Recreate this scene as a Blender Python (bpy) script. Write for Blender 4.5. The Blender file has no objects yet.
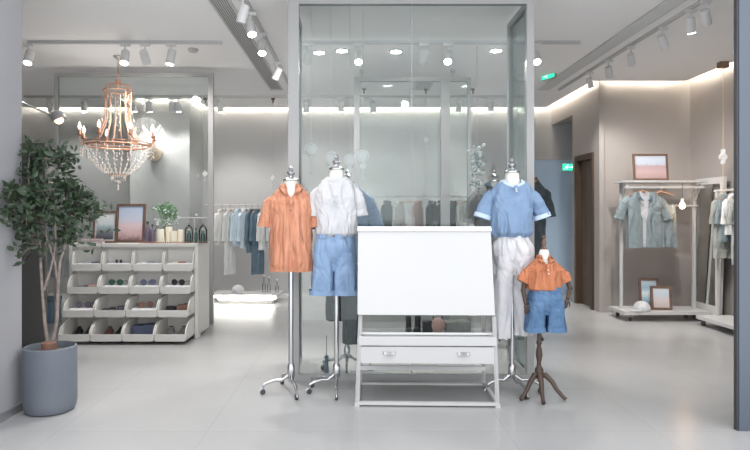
import bpy, bmesh, math, random
from mathutils import Vector, Matrix, noise
PI = math.pi
sc = bpy.context.scene
COL = sc.collection
random.seed(7)
FPX, CX, CY, CAMZ = 600.0, 357.0, 215.0, 1.3
CEIL = 3.07
def X(px, Y): return (px - CX) * Y / FPX
def Z(py, Y): return CAMZ - (py - CY) * Y / FPX
# ------------------------------------------------------------------ materials
def mat(name, color, rough=0.6, metal=0.0, emit=None, estr=0.0, spec=None, sheen=0.0):
    m = bpy.data.materials.new(name); m.use_nodes = True
    b = m.node_tree.nodes['Principled BSDF']
    b.inputs['Base Color'].default_value = (*color, 1); b.inputs['Roughness'].default_value = rough
    b.inputs['Metallic'].default_value = metal
    if spec is not None: b.inputs['Specular IOR Level'].default_value = spec
    if emit: b.inputs['Emission Color'].default_value = (*emit, 1); b.inputs['Emission Strength'].default_value = estr
    return m
def nodes(m): return m.node_tree.nodes, m.node_tree.links, m.node_tree.nodes['Principled BSDF']
def noisy(name, c1, c2, scale=5, rough=0.6, bump=0.0, bscale=60, metal=0.0, stretch=(1,1,1), detail=4):
    m = mat(name, c1, rough, metal); N, L, b = nodes(m)
    tc = N.new('ShaderNodeTexCoord'); mp = N.new('ShaderNodeMapping'); mp.inputs['Scale'].default_value = stretch
    nz = N.new('ShaderNodeTexNoise'); nz.inputs['Scale'].default_value = scale; nz.inputs['Detail'].default_value = detail
    mx = N.new('ShaderNodeMix'); mx.data_type = 'RGBA'
    mx.inputs[6].default_value = (*c1, 1); mx.inputs[7].default_value = (*c2, 1)
    L.new(tc.outputs['Object'], mp.inputs[0]); L.new(mp.outputs[0], nz.inputs['Vector'])
    mr = N.new('ShaderNodeMapRange'); mr.inputs[1].default_value = .3; mr.inputs[2].default_value = .7
    L.new(nz.outputs['Fac'], mr.inputs[0]); L.new(mr.outputs[0], mx.inputs[0]); L.new(mx.outputs[2], b.inputs['Base Color'])
    if bump:
        n2 = N.new('ShaderNodeTexNoise'); n2.inputs['Scale'].default_value = bscale; L.new(mp.outputs[0], n2.inputs['Vector'])
        bp = N.new('ShaderNodeBump'); bp.inputs['Strength'].default_value = bump; bp.inputs['Distance'].default_value = .01
        L.new(n2.outputs['Fac'], bp.inputs['Height']); L.new(bp.outputs[0], b.inputs['Normal'])
    return m
def glassmat(name, tint, refl=1.0, rough=0.02):
    m = bpy.data.materials.new(name); m.use_nodes = True; N = m.node_tree.nodes; L = m.node_tree.links; N.clear()
    o = N.new('ShaderNodeOutputMaterial'); t = N.new('ShaderNodeBsdfTransparent'); t.inputs[0].default_value = (*tint, 1)
    g = N.new('ShaderNodeBsdfGlossy'); g.inputs['Roughness'].default_value = rough; g.inputs['Color'].default_value = (.9, .95, .95, 1)
    f = N.new('ShaderNodeFresnel'); f.inputs[0].default_value = 1.45
    k = N.new('ShaderNodeMath'); k.operation = 'MULTIPLY'; k.inputs[1].default_value = refl
    x = N.new('ShaderNodeMixShader'); L.new(f.outputs[0], k.inputs[0]); L.new(k.outputs[0], x.inputs[0])
    L.new(t.outputs[0], x.inputs[1]); L.new(g.outputs[0], x.inputs[2]); L.new(x.outputs[0], o.inputs[0])
    return m
M = {}
M['white'] = mat('white_paint', (.52, .52, .52), .45)
M['board'] = mat('board_white', (.53, .53, .53), .5)
M['cream'] = mat('cream_laminate', (.70, .69, .66), .5)
M['greyframe'] = mat('grey_frame_metal', (.35, .35, .35), .4)
M['chrome'] = mat('brushed_chrome', (.50, .51, .52), .24, 1.0)
M['steel'] = mat('grey_metal', (.45, .46, .47), .35, .7)
M['dark'] = mat('dark_rubber', (.05, .05, .055), .6)
M['lampbody'] = mat('lamp_body_grey', (.68, .68, .68), .45)
M['linen'] = noisy('linen', (.80, .76, .70), (.72, .68, .62), 60, .8)
M['copper'] = mat('copper_metal', (.60, .33, .22), .38, .75)
M['woodrack'] = noisy('dark_wood', (.045, .027, .02), (.085, .052, .038), 6, .5, stretch=(1, 1, .2))
M['doorwood'] = noisy('door_wood', (.065, .045, .035), (.12, .085, .065), 4, .55, stretch=(6, 6, .5))
M['doorframe'] = noisy('door_frame_wood', (.05, .03, .018), (.08, .048, .028), 5, .5, stretch=(4, 4, .4))
M['framewood'] = noisy('frame_wood', (.11, .065, .05), (.18, .11, .08), 9, .5)
M['hangerwood'] = mat('hanger_wood', (.55, .32, .20), .5)
M['pot'] = noisy('grey_blue_pot', (.125, .145, .175), (.155, .175, .205), 3, .6, .1)
M['soil'] = noisy('soil', (.07, .045, .03), (.15, .10, .07), 40, .95, .6)
M['bark'] = noisy('bark', (.16, .13, .115), (.30, .25, .22), 25, .9, .4)
def foldbump(m, sc_=6.5, dist=.06, st=1.0):
    N, L, b = nodes(m); tc = N.new('ShaderNodeTexCoord'); mp = N.new('ShaderNodeMapping'); mp.inputs['Scale'].default_value = (1, 1, .42); mp.inputs['Rotation'].default_value = (0, .5, 0)
    nz = N.new('ShaderNodeTexNoise'); nz.inputs['Scale'].default_value = sc_; nz.inputs['Detail'].default_value = 2.5; nz.inputs['Distortion'].default_value = 1.2
    L.new(tc.outputs['Object'], mp.inputs[0]); L.new(mp.outputs[0], nz.inputs['Vector'])
    bp = N.new('ShaderNodeBump'); bp.inputs['Strength'].default_value = st; bp.inputs['Distance'].default_value = dist
    L.new(nz.outputs['Fac'], bp.inputs['Height'])
    if b.inputs['Normal'].is_linked: L.new(b.inputs['Normal'].links[0].from_socket, bp.inputs['Normal'])
    L.new(bp.outputs[0], b.inputs['Normal'])
M['leaf'] = noisy('olive_leaf', (.016, .036, .018), (.055, .090, .045), 14, .45)
M['leaf2'] = noisy('green_leaf', (.07, .22, .07), (.2, .42, .2), 14, .6)
M['flower'] = mat('pale_flower', (.7, .75, .74), .7)
M['glass'] = glassmat('partition_glass', (.960, .982, .978), 0.9)
M['glass2'] = glassmat('green_side_glass', (.93, .97, .955), 0.9)
M['clear'] = glassmat('clear_glass', (.95, .965, .965), 1.0)
M['crystal'] = mat('crystal', (.86, .81, .76), .08, 0, spec=1.0)
M['crystal'].node_tree.nodes['Principled BSDF'].inputs['Transmission Weight'].default_value = .15
M['mirror'] = mat('mirror_glass', (.82, .85, .84), .03, 1.0)
M['led'] = mat('led_strip', (1, 1, 1), .5, emit=(1, .93, .80), estr=34)
M['led2'] = mat('shelf_led', (1, 1, 1), .5, emit=(1, .97, .90), estr=14)
M['lens'] = mat('spot_lens', (1, 1, 1), .5, emit=(1, .97, .93), estr=16)
M['bulb'] = mat('warm_bulb', (1, .9, .7), .5, emit=(1, .66, .40), estr=2.2)
M['candlebulb'] = mat('candle_bulb', (.9, .85, .8), .3, emit=(1, .88, .78), estr=1.1)
M['exit'] = mat('exit_green', (.02, .35, .2), .4, emit=(.02, .65, .32), estr=1.1)
M['exitw'] = mat('exit_mark', (.8, 1, .9), .4, emit=(.7, 1, .85), estr=1.2)
M['orange'] = noisy('orange_fabric', (.43, .165, .09), (.64, .31, .20), 14, .9, 1.0, 30, stretch=(3, 3, .22))
M['orange2'] = noisy('kid_orange_fabric', (.46, .16, .075), (.56, .215, .11), 12, .9, .8, 50, stretch=(2, 2, .6))
M['tee'] = noisy('white_cotton', (.56, .56, .58), (.50, .51, .53), 8, .9, .3, 25)
M['bluetee'] = noisy('blue_cotton', (.18, .27, .42), (.225, .325, .48), 7, .9, .35, 22)
M['bluetrim'] = mat('pale_blue_trim', (.52, .63, .78), .9)
M['denim'] = noisy('mid_denim', (.19, .29, .45), (.26, .37, .55), 12, .9, .5, 30, stretch=(1, 1, .5))
M['denim2'] = noisy('kid_denim', (.075, .155, .29), (.12, .22, .37), 14, .9, .5, 30)
M['slate'] = noisy('slate_fabric', (.10, .16, .21), (.14, .20, .26), 8, .9, .3)
M['ltblue'] = noisy('light_blue_fabric', (.56, .67, .75), (.64, .73, .80), 8, .9, .3)
M['offwhite'] = noisy('offwhite_fabric', (.66, .67, .66), (.74, .74, .73), 8, .9, .3)
M['whitedenim'] = noisy('white_denim', (.70, .69, .70), (.58, .58, .61), 6, .9, .6, 14)
M['black'] = noisy('black_fabric', (.018, .03, .035), (.035, .05, .055), 10, .9, .3)
M['darkjacket'] = noisy('dark_jacket', (.045, .065, .08), (.07, .09, .105), 10, .9, .3)
M['midgrey'] = noisy('mid_grey_fabric', (.22, .22, .22), (.28, .28, .28), 10, .9, .3)
M['greyblue'] = noisy('grey_blue_fabric', (.19, .235, .255), (.24, .29, .31), 9, .9, .4)
M['olive'] = noisy('olive_grey_fabric', (.28, .29, .27), (.35, .36, .34), 9, .9, .4)
for k_ in ('orange', 'orange2', 'tee', 'bluetee', 'denim', 'denim2', 'slate', 'ltblue', 'offwhite', 'whitedenim', 'black', 'darkjacket', 'midgrey', 'greyblue', 'olive'):
    foldbump(M[k_], 9 if k_ in ('orange2', 'denim2') else 6.5)
M['button'] = mat('button', (.75, .72, .68), .4)
M['darkbtn'] = mat('dark_button', (.12, .09, .08), .4)
M['candle'] = mat('candle_wax', (.88, .82, .68), .5)
M['purple'] = mat('purple_bottle', (.16, .13, .18), .3)
M['greenb'] = mat('green_bottle', (.05, .11, .09), .25)
M['redbook'] = mat('red_cloth', (.42, .14, .11), .7)
M['beads'] = mat('red_brown_beads', (.36, .17, .12), .4)
M['pad'] = mat('display_pad', (.74, .74, .76), .8)
M['shoe'] = mat('black_leather', (.03, .03, .035), .4)
M['brownl'] = mat('brown_leather', (.20, .10, .07), .5)
M['pink'] = mat('pink_leather', (.62, .40, .36), .5)
M['navy'] = mat('navy_leather', (.08, .10, .17), .5)
M['mesh'] = mat('grey_mesh', (.27, .27, .27), .5, .3)
M['bluedoor'] = noisy('blue_grey_panel', (.42, .55, .70), (.46, .59, .74), 1.5, .75)
M['greypaint'] = mat('grey_header', (.42, .42, .42), .7)
M['bluebox'] = mat('blue_box', (.17, .27, .36), .7)
M['tan'] = noisy('tan_fur', (.58, .46, .33), (.68, .56, .42), 30, .9, .4)
M['flesh'] = M['woodrack']

def artmat(name, bands, scale=9):
    m = mat(name, (1, 1, 1), .6); N, L, b = nodes(m)
    tc = N.new('ShaderNodeTexCoord'); sp = N.new('ShaderNodeSeparateXYZ'); L.new(tc.outputs['Generated'], sp.inputs[0])
    nz = N.new('ShaderNodeTexNoise'); nz.inputs['Scale'].default_value = scale; L.new(tc.outputs['Generated'], nz.inputs['Vector'])
    a = N.new('ShaderNodeMath'); a.operation = 'MULTIPLY_ADD'; a.inputs[1].default_value = .22; L.new(nz.outputs['Fac'], a.inputs[0])
    s = N.new('ShaderNodeMath'); s.operation = 'SUBTRACT'; s.inputs[1].default_value = .11; L.new(sp.outputs['Z'], s.inputs[0])
    L.new(s.outputs[0], a.inputs[2]); r = N.new('ShaderNodeValToRGB'); L.new(a.outputs[0], r.inputs[0])
    cr = r.color_ramp
    while len(cr.elements) < len(bands): cr.elements.new(.5)
    for e, (p, c) in zip(cr.elements, bands): e.position = p; e.color = (*c, 1)
    L.new(r.outputs[0], b.inputs['Base Color']); return m
M['art_sky'] = artmat('art_pastel_sky', [(0, (.20, .13, .13)), (.16, (.55, .38, .38)), (.42, (.68, .52, .55)), (.6, (.55, .58, .68)), (1, (.42, .52, .68))])
M['art_hill'] = artmat('art_hills', [(0, (.05, .06, .08)), (.3, (.18, .19, .22)), (.5, (.36, .46, .50)), (.65, (.62, .66, .68)), (1, (.72, .74, .74))])
M['art_field'] = artmat('art_pink_field', [(0, (.38, .26, .25)), (.3, (.48, .34, .33)), (.55, (.42, .30, .32)), (.65, (.45, .50, .58)), (1, (.52, .56, .63))])
M['art_blue'] = artmat('art_blue_white', [(0, (.10, .13, .16)), (.25, (.32, .46, .55)), (.5, (.65, .72, .75)), (.7, (.28, .42, .52)), (1, (.5, .55, .6))], 14)
M['art_pale'] = artmat('art_pale_sand', [(0, (.48, .40, .38)), (.4, (.56, .50, .50)), (.7, (.48, .55, .62)), (1, (.62, .64, .66))])

def floormat():
    m = mat('floor_tile', (.6, .6, .6), .3); N, L, b = nodes(m)
    tc = N.new('ShaderNodeTexCoord'); br = N.new('ShaderNodeTexBrick'); L.new(tc.outputs['Object'], br.inputs['Vector'])
    br.inputs['Scale'].default_value = 1; br.inputs['Brick Width'].default_value = .9; br.inputs['Row Height'].default_value = .9
    br.offset = 0; br.inputs['Mortar Size'].default_value = .004; br.inputs['Mortar Smooth'].default_value = .3
    br.inputs['Color1'].default_value = (.415, .415, .415, 1); br.inputs['Color2'].default_value = (.425, .425, .425, 1); br.inputs['Mortar'].default_value = (.38, .38, .38, 1)
    nz = N.new('ShaderNodeTexNoise'); nz.inputs['Scale'].default_value = .9; nz.inputs['Detail'].default_value = 6
    L.new(tc.outputs['Object'], nz.inputs['Vector'])
    mx = N.new('ShaderNodeMix'); mx.data_type = 'RGBA'; mx.blend_type = 'MULTIPLY'; mx.inputs[0].default_value = 1
    mr = N.new('ShaderNodeMapRange'); mr.inputs[3].default_value = .88; mr.inputs[4].default_value = 1.1
    L.new(nz.outputs['Fac'], mr.inputs[0]); cmb = N.new('ShaderNodeCombineColor')
    for i in range(3): L.new(mr.outputs[0], cmb.inputs[i])
    L.new(br.outputs['Color'], mx.inputs[6]); L.new(cmb.outputs[0], mx.inputs[7]); L.new(mx.outputs[2], b.inputs['Base Color'])
    m2 = N.new('ShaderNodeMapRange'); m2.inputs[3].default_value = .14; m2.inputs[4].default_value = .32; L.new(nz.outputs['Fac'], m2.inputs[0])
    L.new(m2.outputs[0], b.inputs['Roughness']); b.inputs['Specular IOR Level'].default_value = .5
    return m
M['floor'] = floormat()
M['wall'] = noisy('wall_paint_grey', (.39, .39, .395), (.41, .41, .41), .8, .85)
M['wallwarm'] = noisy('wall_paint_warm', (.35, .32, .30), (.375, .345, .325), 1.0, .85)
M['ceil'] = mat('ceiling_paint', (.93, .93, .93), .9)
M['pillar'] = noisy('pillar_panel', (.34, .34, .36), (.37, .37, .39), .8, .5)
M['pillarb'] = noisy('pillar_blue_grey', (.085, .105, .14), (.10, .12, .155), .8, .35)
M['curtain'] = mat('grey_stripes', (.5, .5, .5), .9)

# ------------------------------------------------------------------ mesh builder
class MB:
    def __init__(s): s.bm = bmesh.new()
    def box(s, c, d, rot=None, bevel=0):
        bm = s.bm; mtx = Matrix.Translation(c)
        if rot: mtx = mtx @ Matrix.Rotation(rot[2], 4, 'Z') @ Matrix.Rotation(rot[1], 4, 'Y') @ Matrix.Rotation(rot[0], 4, 'X')
        r = bmesh.ops.create_cube(bm, size=1, matrix=mtx @ Matrix.Diagonal((*d, 1)))
        if bevel:
            es = list({e for v in r['verts'] for e in v.link_edges})
            bmesh.ops.bevel(bm, geom=es, offset=bevel, segments=2, affect='EDGES', profile=.7)
        return s
    def bx(s, x0, x1, y0, y1, z0, z1, bevel=0):
        return s.box(((x0+x1)/2, (y0+y1)/2, (z0+z1)/2), (abs(x1-x0), abs(y1-y0), abs(z1-z0)), None, bevel)
    def rings(s, rings, cap0=True, cap1=True, closed=True):
        bm = s.bm; R = [[bm.verts.new(p) for p in r] for r in rings]; n = len(R[0])
        for a, b in zip(R, R[1:]):
            for i in range(n if closed else n - 1):
                j = (i + 1) % n; bm.faces.new((a[i], a[j], b[j], b[i]))
        if cap0: bm.faces.new(R[0][::-1])
        if cap1: bm.faces.new(R[-1])
        return s
    def tube(s, pts, r, n=10, cap=True):
        pts = [Vector(p) for p in pts]; rs = r if isinstance(r, (list, tuple)) else [r]*len(pts)
        up = None; out = []
        for i, p in enumerate(pts):
            t = (pts[min(i+1, len(pts)-1)] - pts[max(i-1, 0)]).normalized()
            if up is None: up = Vector((0, 0, 1)) if abs(t.z) < .9 else Vector((1, 0, 0))
            a = t.cross(up).normalized(); up = a.cross(t).normalized()
            out.append([p + (a*math.cos(2*PI*k/n) + up*math.sin(2*PI*k/n))*rs[i] for k in range(n)])
        return s.rings(out, cap, cap)
    def lathe(s, prof, c=(0, 0, 0), n=24, cap=True):
        return s.rings([[(c[0]+r*math.cos(2*PI*k/n), c[1]+r*math.sin(2*PI*k/n), c[2]+z) for k in range(n)] for r, z in prof], cap, cap)
    def ball(s, c, r, sc=(1, 1, 1), seg=12):
        bmesh.ops.create_uvsphere(s.bm, u_segments=seg, v_segments=max(6, seg*2//3), radius=1, matrix=Matrix.Translation(c) @ Matrix.Diagonal((r*sc[0], r*sc[1], r*sc[2], 1)))
        return s
    def torus(s, c, R, r, n=32, m=8, axis='Z', rx=0):
        rot = {'Z': Matrix.Identity(3), 'X': Matrix.Rotation(PI/2, 3, 'Y'), 'Y': Matrix.Rotation(PI/2, 3, 'X')}[axis]
        if rx: rot = Matrix.Rotation(rx, 3, 'X') @ rot
        bm = s.bm; V = []
        for i in range(n):
            a = 2*PI*i/n; V.append([bm.verts.new(Vector(c) + rot @ Vector(((R+r*math.cos(2*PI*j/m))*math.cos(a), (R+r*math.cos(2*PI*j/m))*math.sin(a), r*math.sin(2*PI*j/m)))) for j in range(m)])
        for i in range(n):
            for j in range(m): bm.faces.new((V[i][j], V[(i+1) % n][j], V[(i+1) % n][(j+1) % m], V[i][(j+1) % m]))
        return s
    def prism(s, poly, y0, y1, mtx=None):      # polygon in XZ extruded in Y
        f = lambda x, y, z: (mtx @ Vector((x, y, z))) if mtx else (x, y, z)
        return s.rings([[f(x, y0, z) for x, z in poly], [f(x, y1, z) for x, z in poly]])
    def prismx(s, poly, x0, x1):               # polygon in YZ extruded in X
        return s.rings([[(x0, y, z) for y, z in poly], [(x1, y, z) for y, z in poly]])
    def build(s, name, m, parent=None, loc=(0, 0, 0), rz=0, smooth=False, sub=0):
        bmesh.ops.recalc_face_normals(s.bm, faces=s.bm.faces[:])
        me = bpy.data.meshes.new(name); s.bm.to_mesh(me); s.bm.free()
        if smooth:
            for p in me.polygons: p.use_smooth = True
        me.materials.append(M[m] if isinstance(m, str) else m)
        o = bpy.data.objects.new(name, me); COL.objects.link(o); o.parent = parent
        o.location = loc; o.rotation_euler = (0, 0, rz)
        if sub:
            md = o.modifiers.new('sub', 'SUBSURF'); md.levels = sub; md.render_levels = sub
        elif smooth:
            me.shade_auto = None if False else None
        return o
def autosmooth(o, ang=40):
    me = o.data
    me.set_sharp_from_angle(angle=math.radians(ang)); return o
_build = MB.build
def build2(s, name, m, parent=None, loc=(0, 0, 0), rz=0, smooth=False, sub=0):
    bmesh.ops.recalc_face_normals(s.bm, faces=s.bm.faces[:])
    me = bpy.data.meshes.new(name); s.bm.to_mesh(me); s.bm.free()
    me.materials.append(M[m] if isinstance(m, str) else m)
    if smooth:
        for p in me.polygons: p.use_smooth = True
        if not sub: me.set_sharp_from_angle(angle=math.radians(42))
    o = bpy.data.objects.new(name, me); COL.objects.link(o); o.parent = parent
    o.location = loc; o.rotation_euler = (0, 0, rz)
    if sub:
        md = o.modifiers.new('sub', 'SUBSURF'); md.levels = sub; md.render_levels = sub
    return o
MB.build = build2
def tag(o, label, cat, group=None):
    o['label'] = label; o['category'] = cat
    if group: o['group'] = group
    return o
def thing(name, label, cat, loc=(0, 0, 0), rz=0, group=None):
    o = bpy.data.objects.new(name, None); COL.objects.link(o); o.empty_display_size = .05
    o.location = loc; o.rotation_euler = (0, 0, rz); return tag(o, label, cat, group)
def struct(name, mb, m, smooth=False):
    o = mb.build(name, m, smooth=smooth); o['kind'] = 'structure'; return o
def kids(o): return [c for c in bpy.data.objects if c.parent == o]
def dup(o, parent=None, loc=None, rz=None):
    c = o.copy(); COL.objects.link(c); c.parent = parent
    if loc is not None: c.location = loc
    if rz is not None: c.rotation_euler = (0, 0, rz)
    for k in kids(o): dup(k, c)
    return c
# ------------------------------------------------------------------ camera / render settings
cam = bpy.data.cameras.new('camera'); co = bpy.data.objects.new('camera', cam); COL.objects.link(co)
co.location = (0, 0, CAMZ); co.rotation_euler = (PI/2, 0, 0)
cam.sensor_width = 36; cam.lens = 36*FPX/750; cam.shift_x = (375-CX)/750; cam.shift_y = -(225-CY)/750
cam.clip_start = .05; sc.camera = co
sc.view_settings.view_transform = 'Standard'; sc.view_settings.look = 'None'; sc.view_settings.gamma = 1
sc.view_settings.use_curve_mapping = False; sc.view_settings.exposure = 0.84
sc.cycles.max_bounces = 12; sc.cycles.transparent_max_bounces = 24; sc.cycles.diffuse_bounces = 9; sc.cycles.glossy_bounces = 5
sc.cycles.caustics_reflective = False; sc.cycles.caustics_refractive = False
w = bpy.data.worlds.new('world'); sc.world = w; w.use_nodes = True
w.node_tree.nodes['Background'].inputs[0].default_value = (.95, .97, 1, 1); w.node_tree.nodes['Background'].inputs[1].default_value = 1.25

# ------------------------------------------------------------------ room shell
BY = 10.0            # back wall
struct('floor', MB().bx(-6.5, 6.5, 2.0, 10.6, -.1, 0), 'floor')
UP = 3.40
struct('wall_back', MB().bx(-5.75, 4.9, BY, BY+.15, 0, UP), 'wall')
struct('wall_left', MB().bx(-5.75, -5.6, 4.0, BY, 0, UP), 'wall')
struct('wall_right', MB().bx(4.47, 4.6, 3.8, 8.05, 0, UP), 'wallwarm')
struct('wall_right_rear', MB().bx(4.75, 4.9, 8.2, BY, 0, UP), 'wallwarm')
# projecting block at right: facing wall, side wall with door opening and passage header
struct('wall_block_front', MB().bx(3.24, 4.47, 8.05, 8.2, 0, UP), 'wallwarm')
struct('wall_block_pier', MB().bx(3.235, 3.30, 8.01, 8.05, 0, UP), 'wallwarm')
struct('wall_block_side', MB().bx(3.24, 3.39, 8.87, 9.02, 0, UP).bx(3.24, 3.39, 8.2, 8.87, 2.16, UP).bx(3.24, 3.39, 9.02, BY, 2.80, UP), 'wallwarm')
struct('wall_column', MB().bx(-3.5, -2.58, 9.25, BY, 0, UP), 'wall')
# storefront pillars
struct('wall_pillar_left', MB().bx(-3.4, -2.235, 2.6, 4.0, 0, UP), 'pillar')
struct('trim_1', MB().bx(-2.235, -2.222, 2.6, 4.0, 0, .055), 'steel')
struct('wall_pillar_right', MB().bx(2.42, 3.3, 3.63, 3.78, 0, UP), 'pillarb')
struct('trim_2', MB().bx(2.300, 2.42, 3.61, 3.64, 0, UP), 'pillarb')
struct('trim_3', MB().bx(2.288, 2.300, 3.615, 3.645, 0, UP), M['dark'])
struct('wall_storefront_left', MB().bx(-5.75, -3.4, 3.85, 4.0, 0, UP), 'wall')
struct('wall_storefront_right', MB().bx(3.3, 4.6, 3.65, 3.8, 0, UP), 'wall')
# ceiling: panel with cove gap around, upper slab above
G = .13
def ceilpanel(x0, x1, y0, y1): return (x0, x1, y0, y1)
cm = MB()
pieces = [(-5.6+G, -3.5-G, 3.6, BY-G), (-3.5-G, -2.58+G, 3.6, 9.25-G), (-2.58+G, 3.24-G, 3.6, BY-G), (3.24-G, 4.47-G, 3.6, 8.05-G)]
for p in pieces: cm.bx(*p, CEIL, CEIL+.05)
struct('ceiling', cm, 'ceil')
struct('ceiling_slab', MB().bx(-5.75, 4.9, 3.5, BY+.15, UP, UP+.1), 'ceil')
struct('ceiling_lintel', MB().bx(-5.75, 4.9, 3.5, 3.6, CEIL, UP), 'ceil')
# cove led lines, lying on the back edge of the ceiling panel, shining at the walls
def led(name, x0, x1, y0, y1):
    o = MB().bx(x0, x1, y0, y1, CEIL+.055, CEIL+.075).build('led_strip', 'led')
    return tag(o, name, 'light strip')
led('warm cove light strip over the far left back wall', -5.45, -3.65, BY-G-.06, BY-G-.02)
led('warm cove light strip above the projecting column with the animal head', -3.45, -2.6, 9.25-G-.06, 9.25-G-.02)
led('warm cove light strip on the short return beside the column', -2.58+G+.02, -2.58+G+.06, 9.3, 9.85)
led('long warm cove light strip above the middle back wall', -2.35, 3.05, BY-G-.06, BY-G-.02)
led('warm cove light strip running above the brown door', 3.24-G-.06, 3.24-G-.02, 8.1, 9.8)
led('warm cove light strip above the wall behind the right rack', 3.3, 4.3, 8.05-G-.06, 8.05-G-.02)
led('warm cove light strip along the top of the right wall', 4.47-G-.06, 4.47-G-.02, 4.0, 7.85)

# door in the block side wall
d = thing('door_1', 'brown wooden door set in the pale wall left of the clothes racks', 'door', (3.24, 8.2, 0)); d['kind'] = 'structure'
f = MB(); f.bx(-.025, .16, 0, .07, 0, 2.16).bx(-.025, .16, .60, .67, 0, 2.16).bx(-.025, .16, .07, .60, 2.08, 2.16)
f.build('door_frame', 'doorframe', d)
MB().bx(.05, .09, .07, .60, .01, 2.08).build('door_leaf', 'doorwood', d)
# blue panel low on the back wall, with grey upper wall
struct('wall_blue_panel', MB().bx(2.92, 4.72, BY-.03, BY, 0, Z(160, BY)), 'bluedoor')
struct('trim_4', MB().bx(2.9, 4.72, BY-.05, BY, Z(160, BY), Z(157, BY)), 'greypaint')
struct('baseboard_back', MB().bx(-2.58, 2.9, BY-.015, BY, 0, .08), 'wall')
struct('baseboard_right', MB().bx(3.30, 4.47, 8.035, 8.05, 0, .08), 'wallwarm')

# exit signs
def exitsign(loc, rz, label, w=.24, h=.10, hang=0):
    t = thing('exit_sign', label, 'sign', loc, rz, None)
    MB().box((0, 0, 0), (w, .03, h), None, .004).build('casing', 'greyframe', t)
    MB().box((0, -.0165, 0), (w*.94, .004, h*.9)).build('panel', 'exit', t)
    p = MB()                                     # running man and arrow
    k = h
    p.ball((-.02*k*10*.3, -.02, .30*k), .085*k, (1, .25, 1), 8)
    p.tube([(-.03, -.02, .18*k), (-.035, -.02, -.05*k)], .05*k, 6)
    p.tube([(-.035, -.02, -.05*k), (-.015, -.02, -.18*k), (-.022, -.02, -.38*k)], .03*k, 6)
    p.tube([(-.035, -.02, -.05*k), (-.052, -.02, -.22*k), (-.075, -.02, -.25*k)], .03*k, 6)
    p.tube([(-.03, -.02, .15*k), (-.008, -.02, .02*k)], .025*k, 6)
    p.tube([(-.03, -.02, .15*k), (-.055, -.02, .03*k)], .025*k, 6)
    p.box((.018, -.02, 0), (.105, .003, .07*k)).box((.068, -.02, 0), (.022, .003, .022), (0, PI/4, 0))
    p.build('pictogram', 'exitw', t)
    if hang:
        MB().tube([(-w*.3, 0, h/2), (-w*.3, 0, h/2+hang)], .005, 6).tube([(w*.3, 0, h/2), (w*.3, 0, h/2+hang)], .005, 6).build('hanging_rod', 'steel', t)
    return t
exitsign((X(569, 9.9), BY-.045, Z(167, 9.9)), 0, 'small green exit sign on the grey wall beside the brown door', .20, .12)
exitsign((X(549, 7.6), 7.6, Z(74, 7.6)), -1.15, 'green exit sign hanging under the ceiling above the blue shirt', .24, .13, CEIL-Z(74, 7.6)-.065)

# ------------------------------------------------------------------ ceiling fittings
def grille(x0, x1, y0, y1, label, slats, name='air_vent'):
    t = thing(name, label, 'vent', ((x0+x1)/2, (y0+y1)/2, CEIL), 0, None); a, b = (x1-x0)/2, (y1-y0)/2
    MB().bx(-a, a, -b, b, -.004, 0).build('backing', 'mesh', t)
    MB().bx(-a, -a+.012, -b, b, -.015, 0).bx(a-.012, a, -b, b, -.015, 0).bx(-a, a, -b, -b+.012, -.015, 0).bx(-a, a, b-.012, b, -.015, 0).build('frame', 'lampbody', t)
    s = MB(); n = slats
    for i in range(n):
        x = -a + .012 + (2*a-.024)*(i+.5)/n
        s.box((x, 0, -.008), ((2*a-.024)/n*.62, 2*b-.02, .003), (0, .5, 0))
    s.build('slats', 'lampbody', t)
grille(-1.22, -1.04, 3.7, 8.45, 'long narrow grey air vent in the ceiling, left of the big glass box', 8)
grille(2.54, 2.70, 3.7, 8.45, 'long grey air vent in the ceiling right of the big glass box', 6)
grille(.78, 1.02, 7.75, 8.45, 'small dark ceiling vent seen through the glass partitions', 6)
def track(x0, x1, y0, y1, label):
    o = MB().bx(x0, x1, y0, y1, CEIL-.03, CEIL).build('lighting_track', 'white'); return tag(o, label, 'track')
TY1, TY2 = 6.1, 8.9
track(X(28, TY1), X(222, TY1), TY1-.015, TY1+.015, 'white lighting track crossing the ceiling above the chandelier')
track(X(300, TY1), X(580, TY1), TY1-.015, TY1+.015, 'white lighting track crossing the ceiling behind the big glass box')
track(X(24, TY2), X(520, TY2), TY2-.015, TY2+.015, 'rear lighting track crossing the ceiling near the back wall')
track(-.925, -.895, 3.7, 8.2, 'lighting track running front to back beside the left air vent')
track(2.815, 2.845, 3.7, 8.4, 'lighting track running front to back beside the right air vent')
def spotproto():
    t = thing('track_spotlight', 'x', 'spotlight', (0, 0, 0))
    MB().bx(-.05, .05, -.016, .016, -.028, 0).build('adapter', 'white', t)
    MB().tube([(0, 0, -.028), (0, 0, -.07)], .009, 8).build('stem', 'white', t)
    return t
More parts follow.
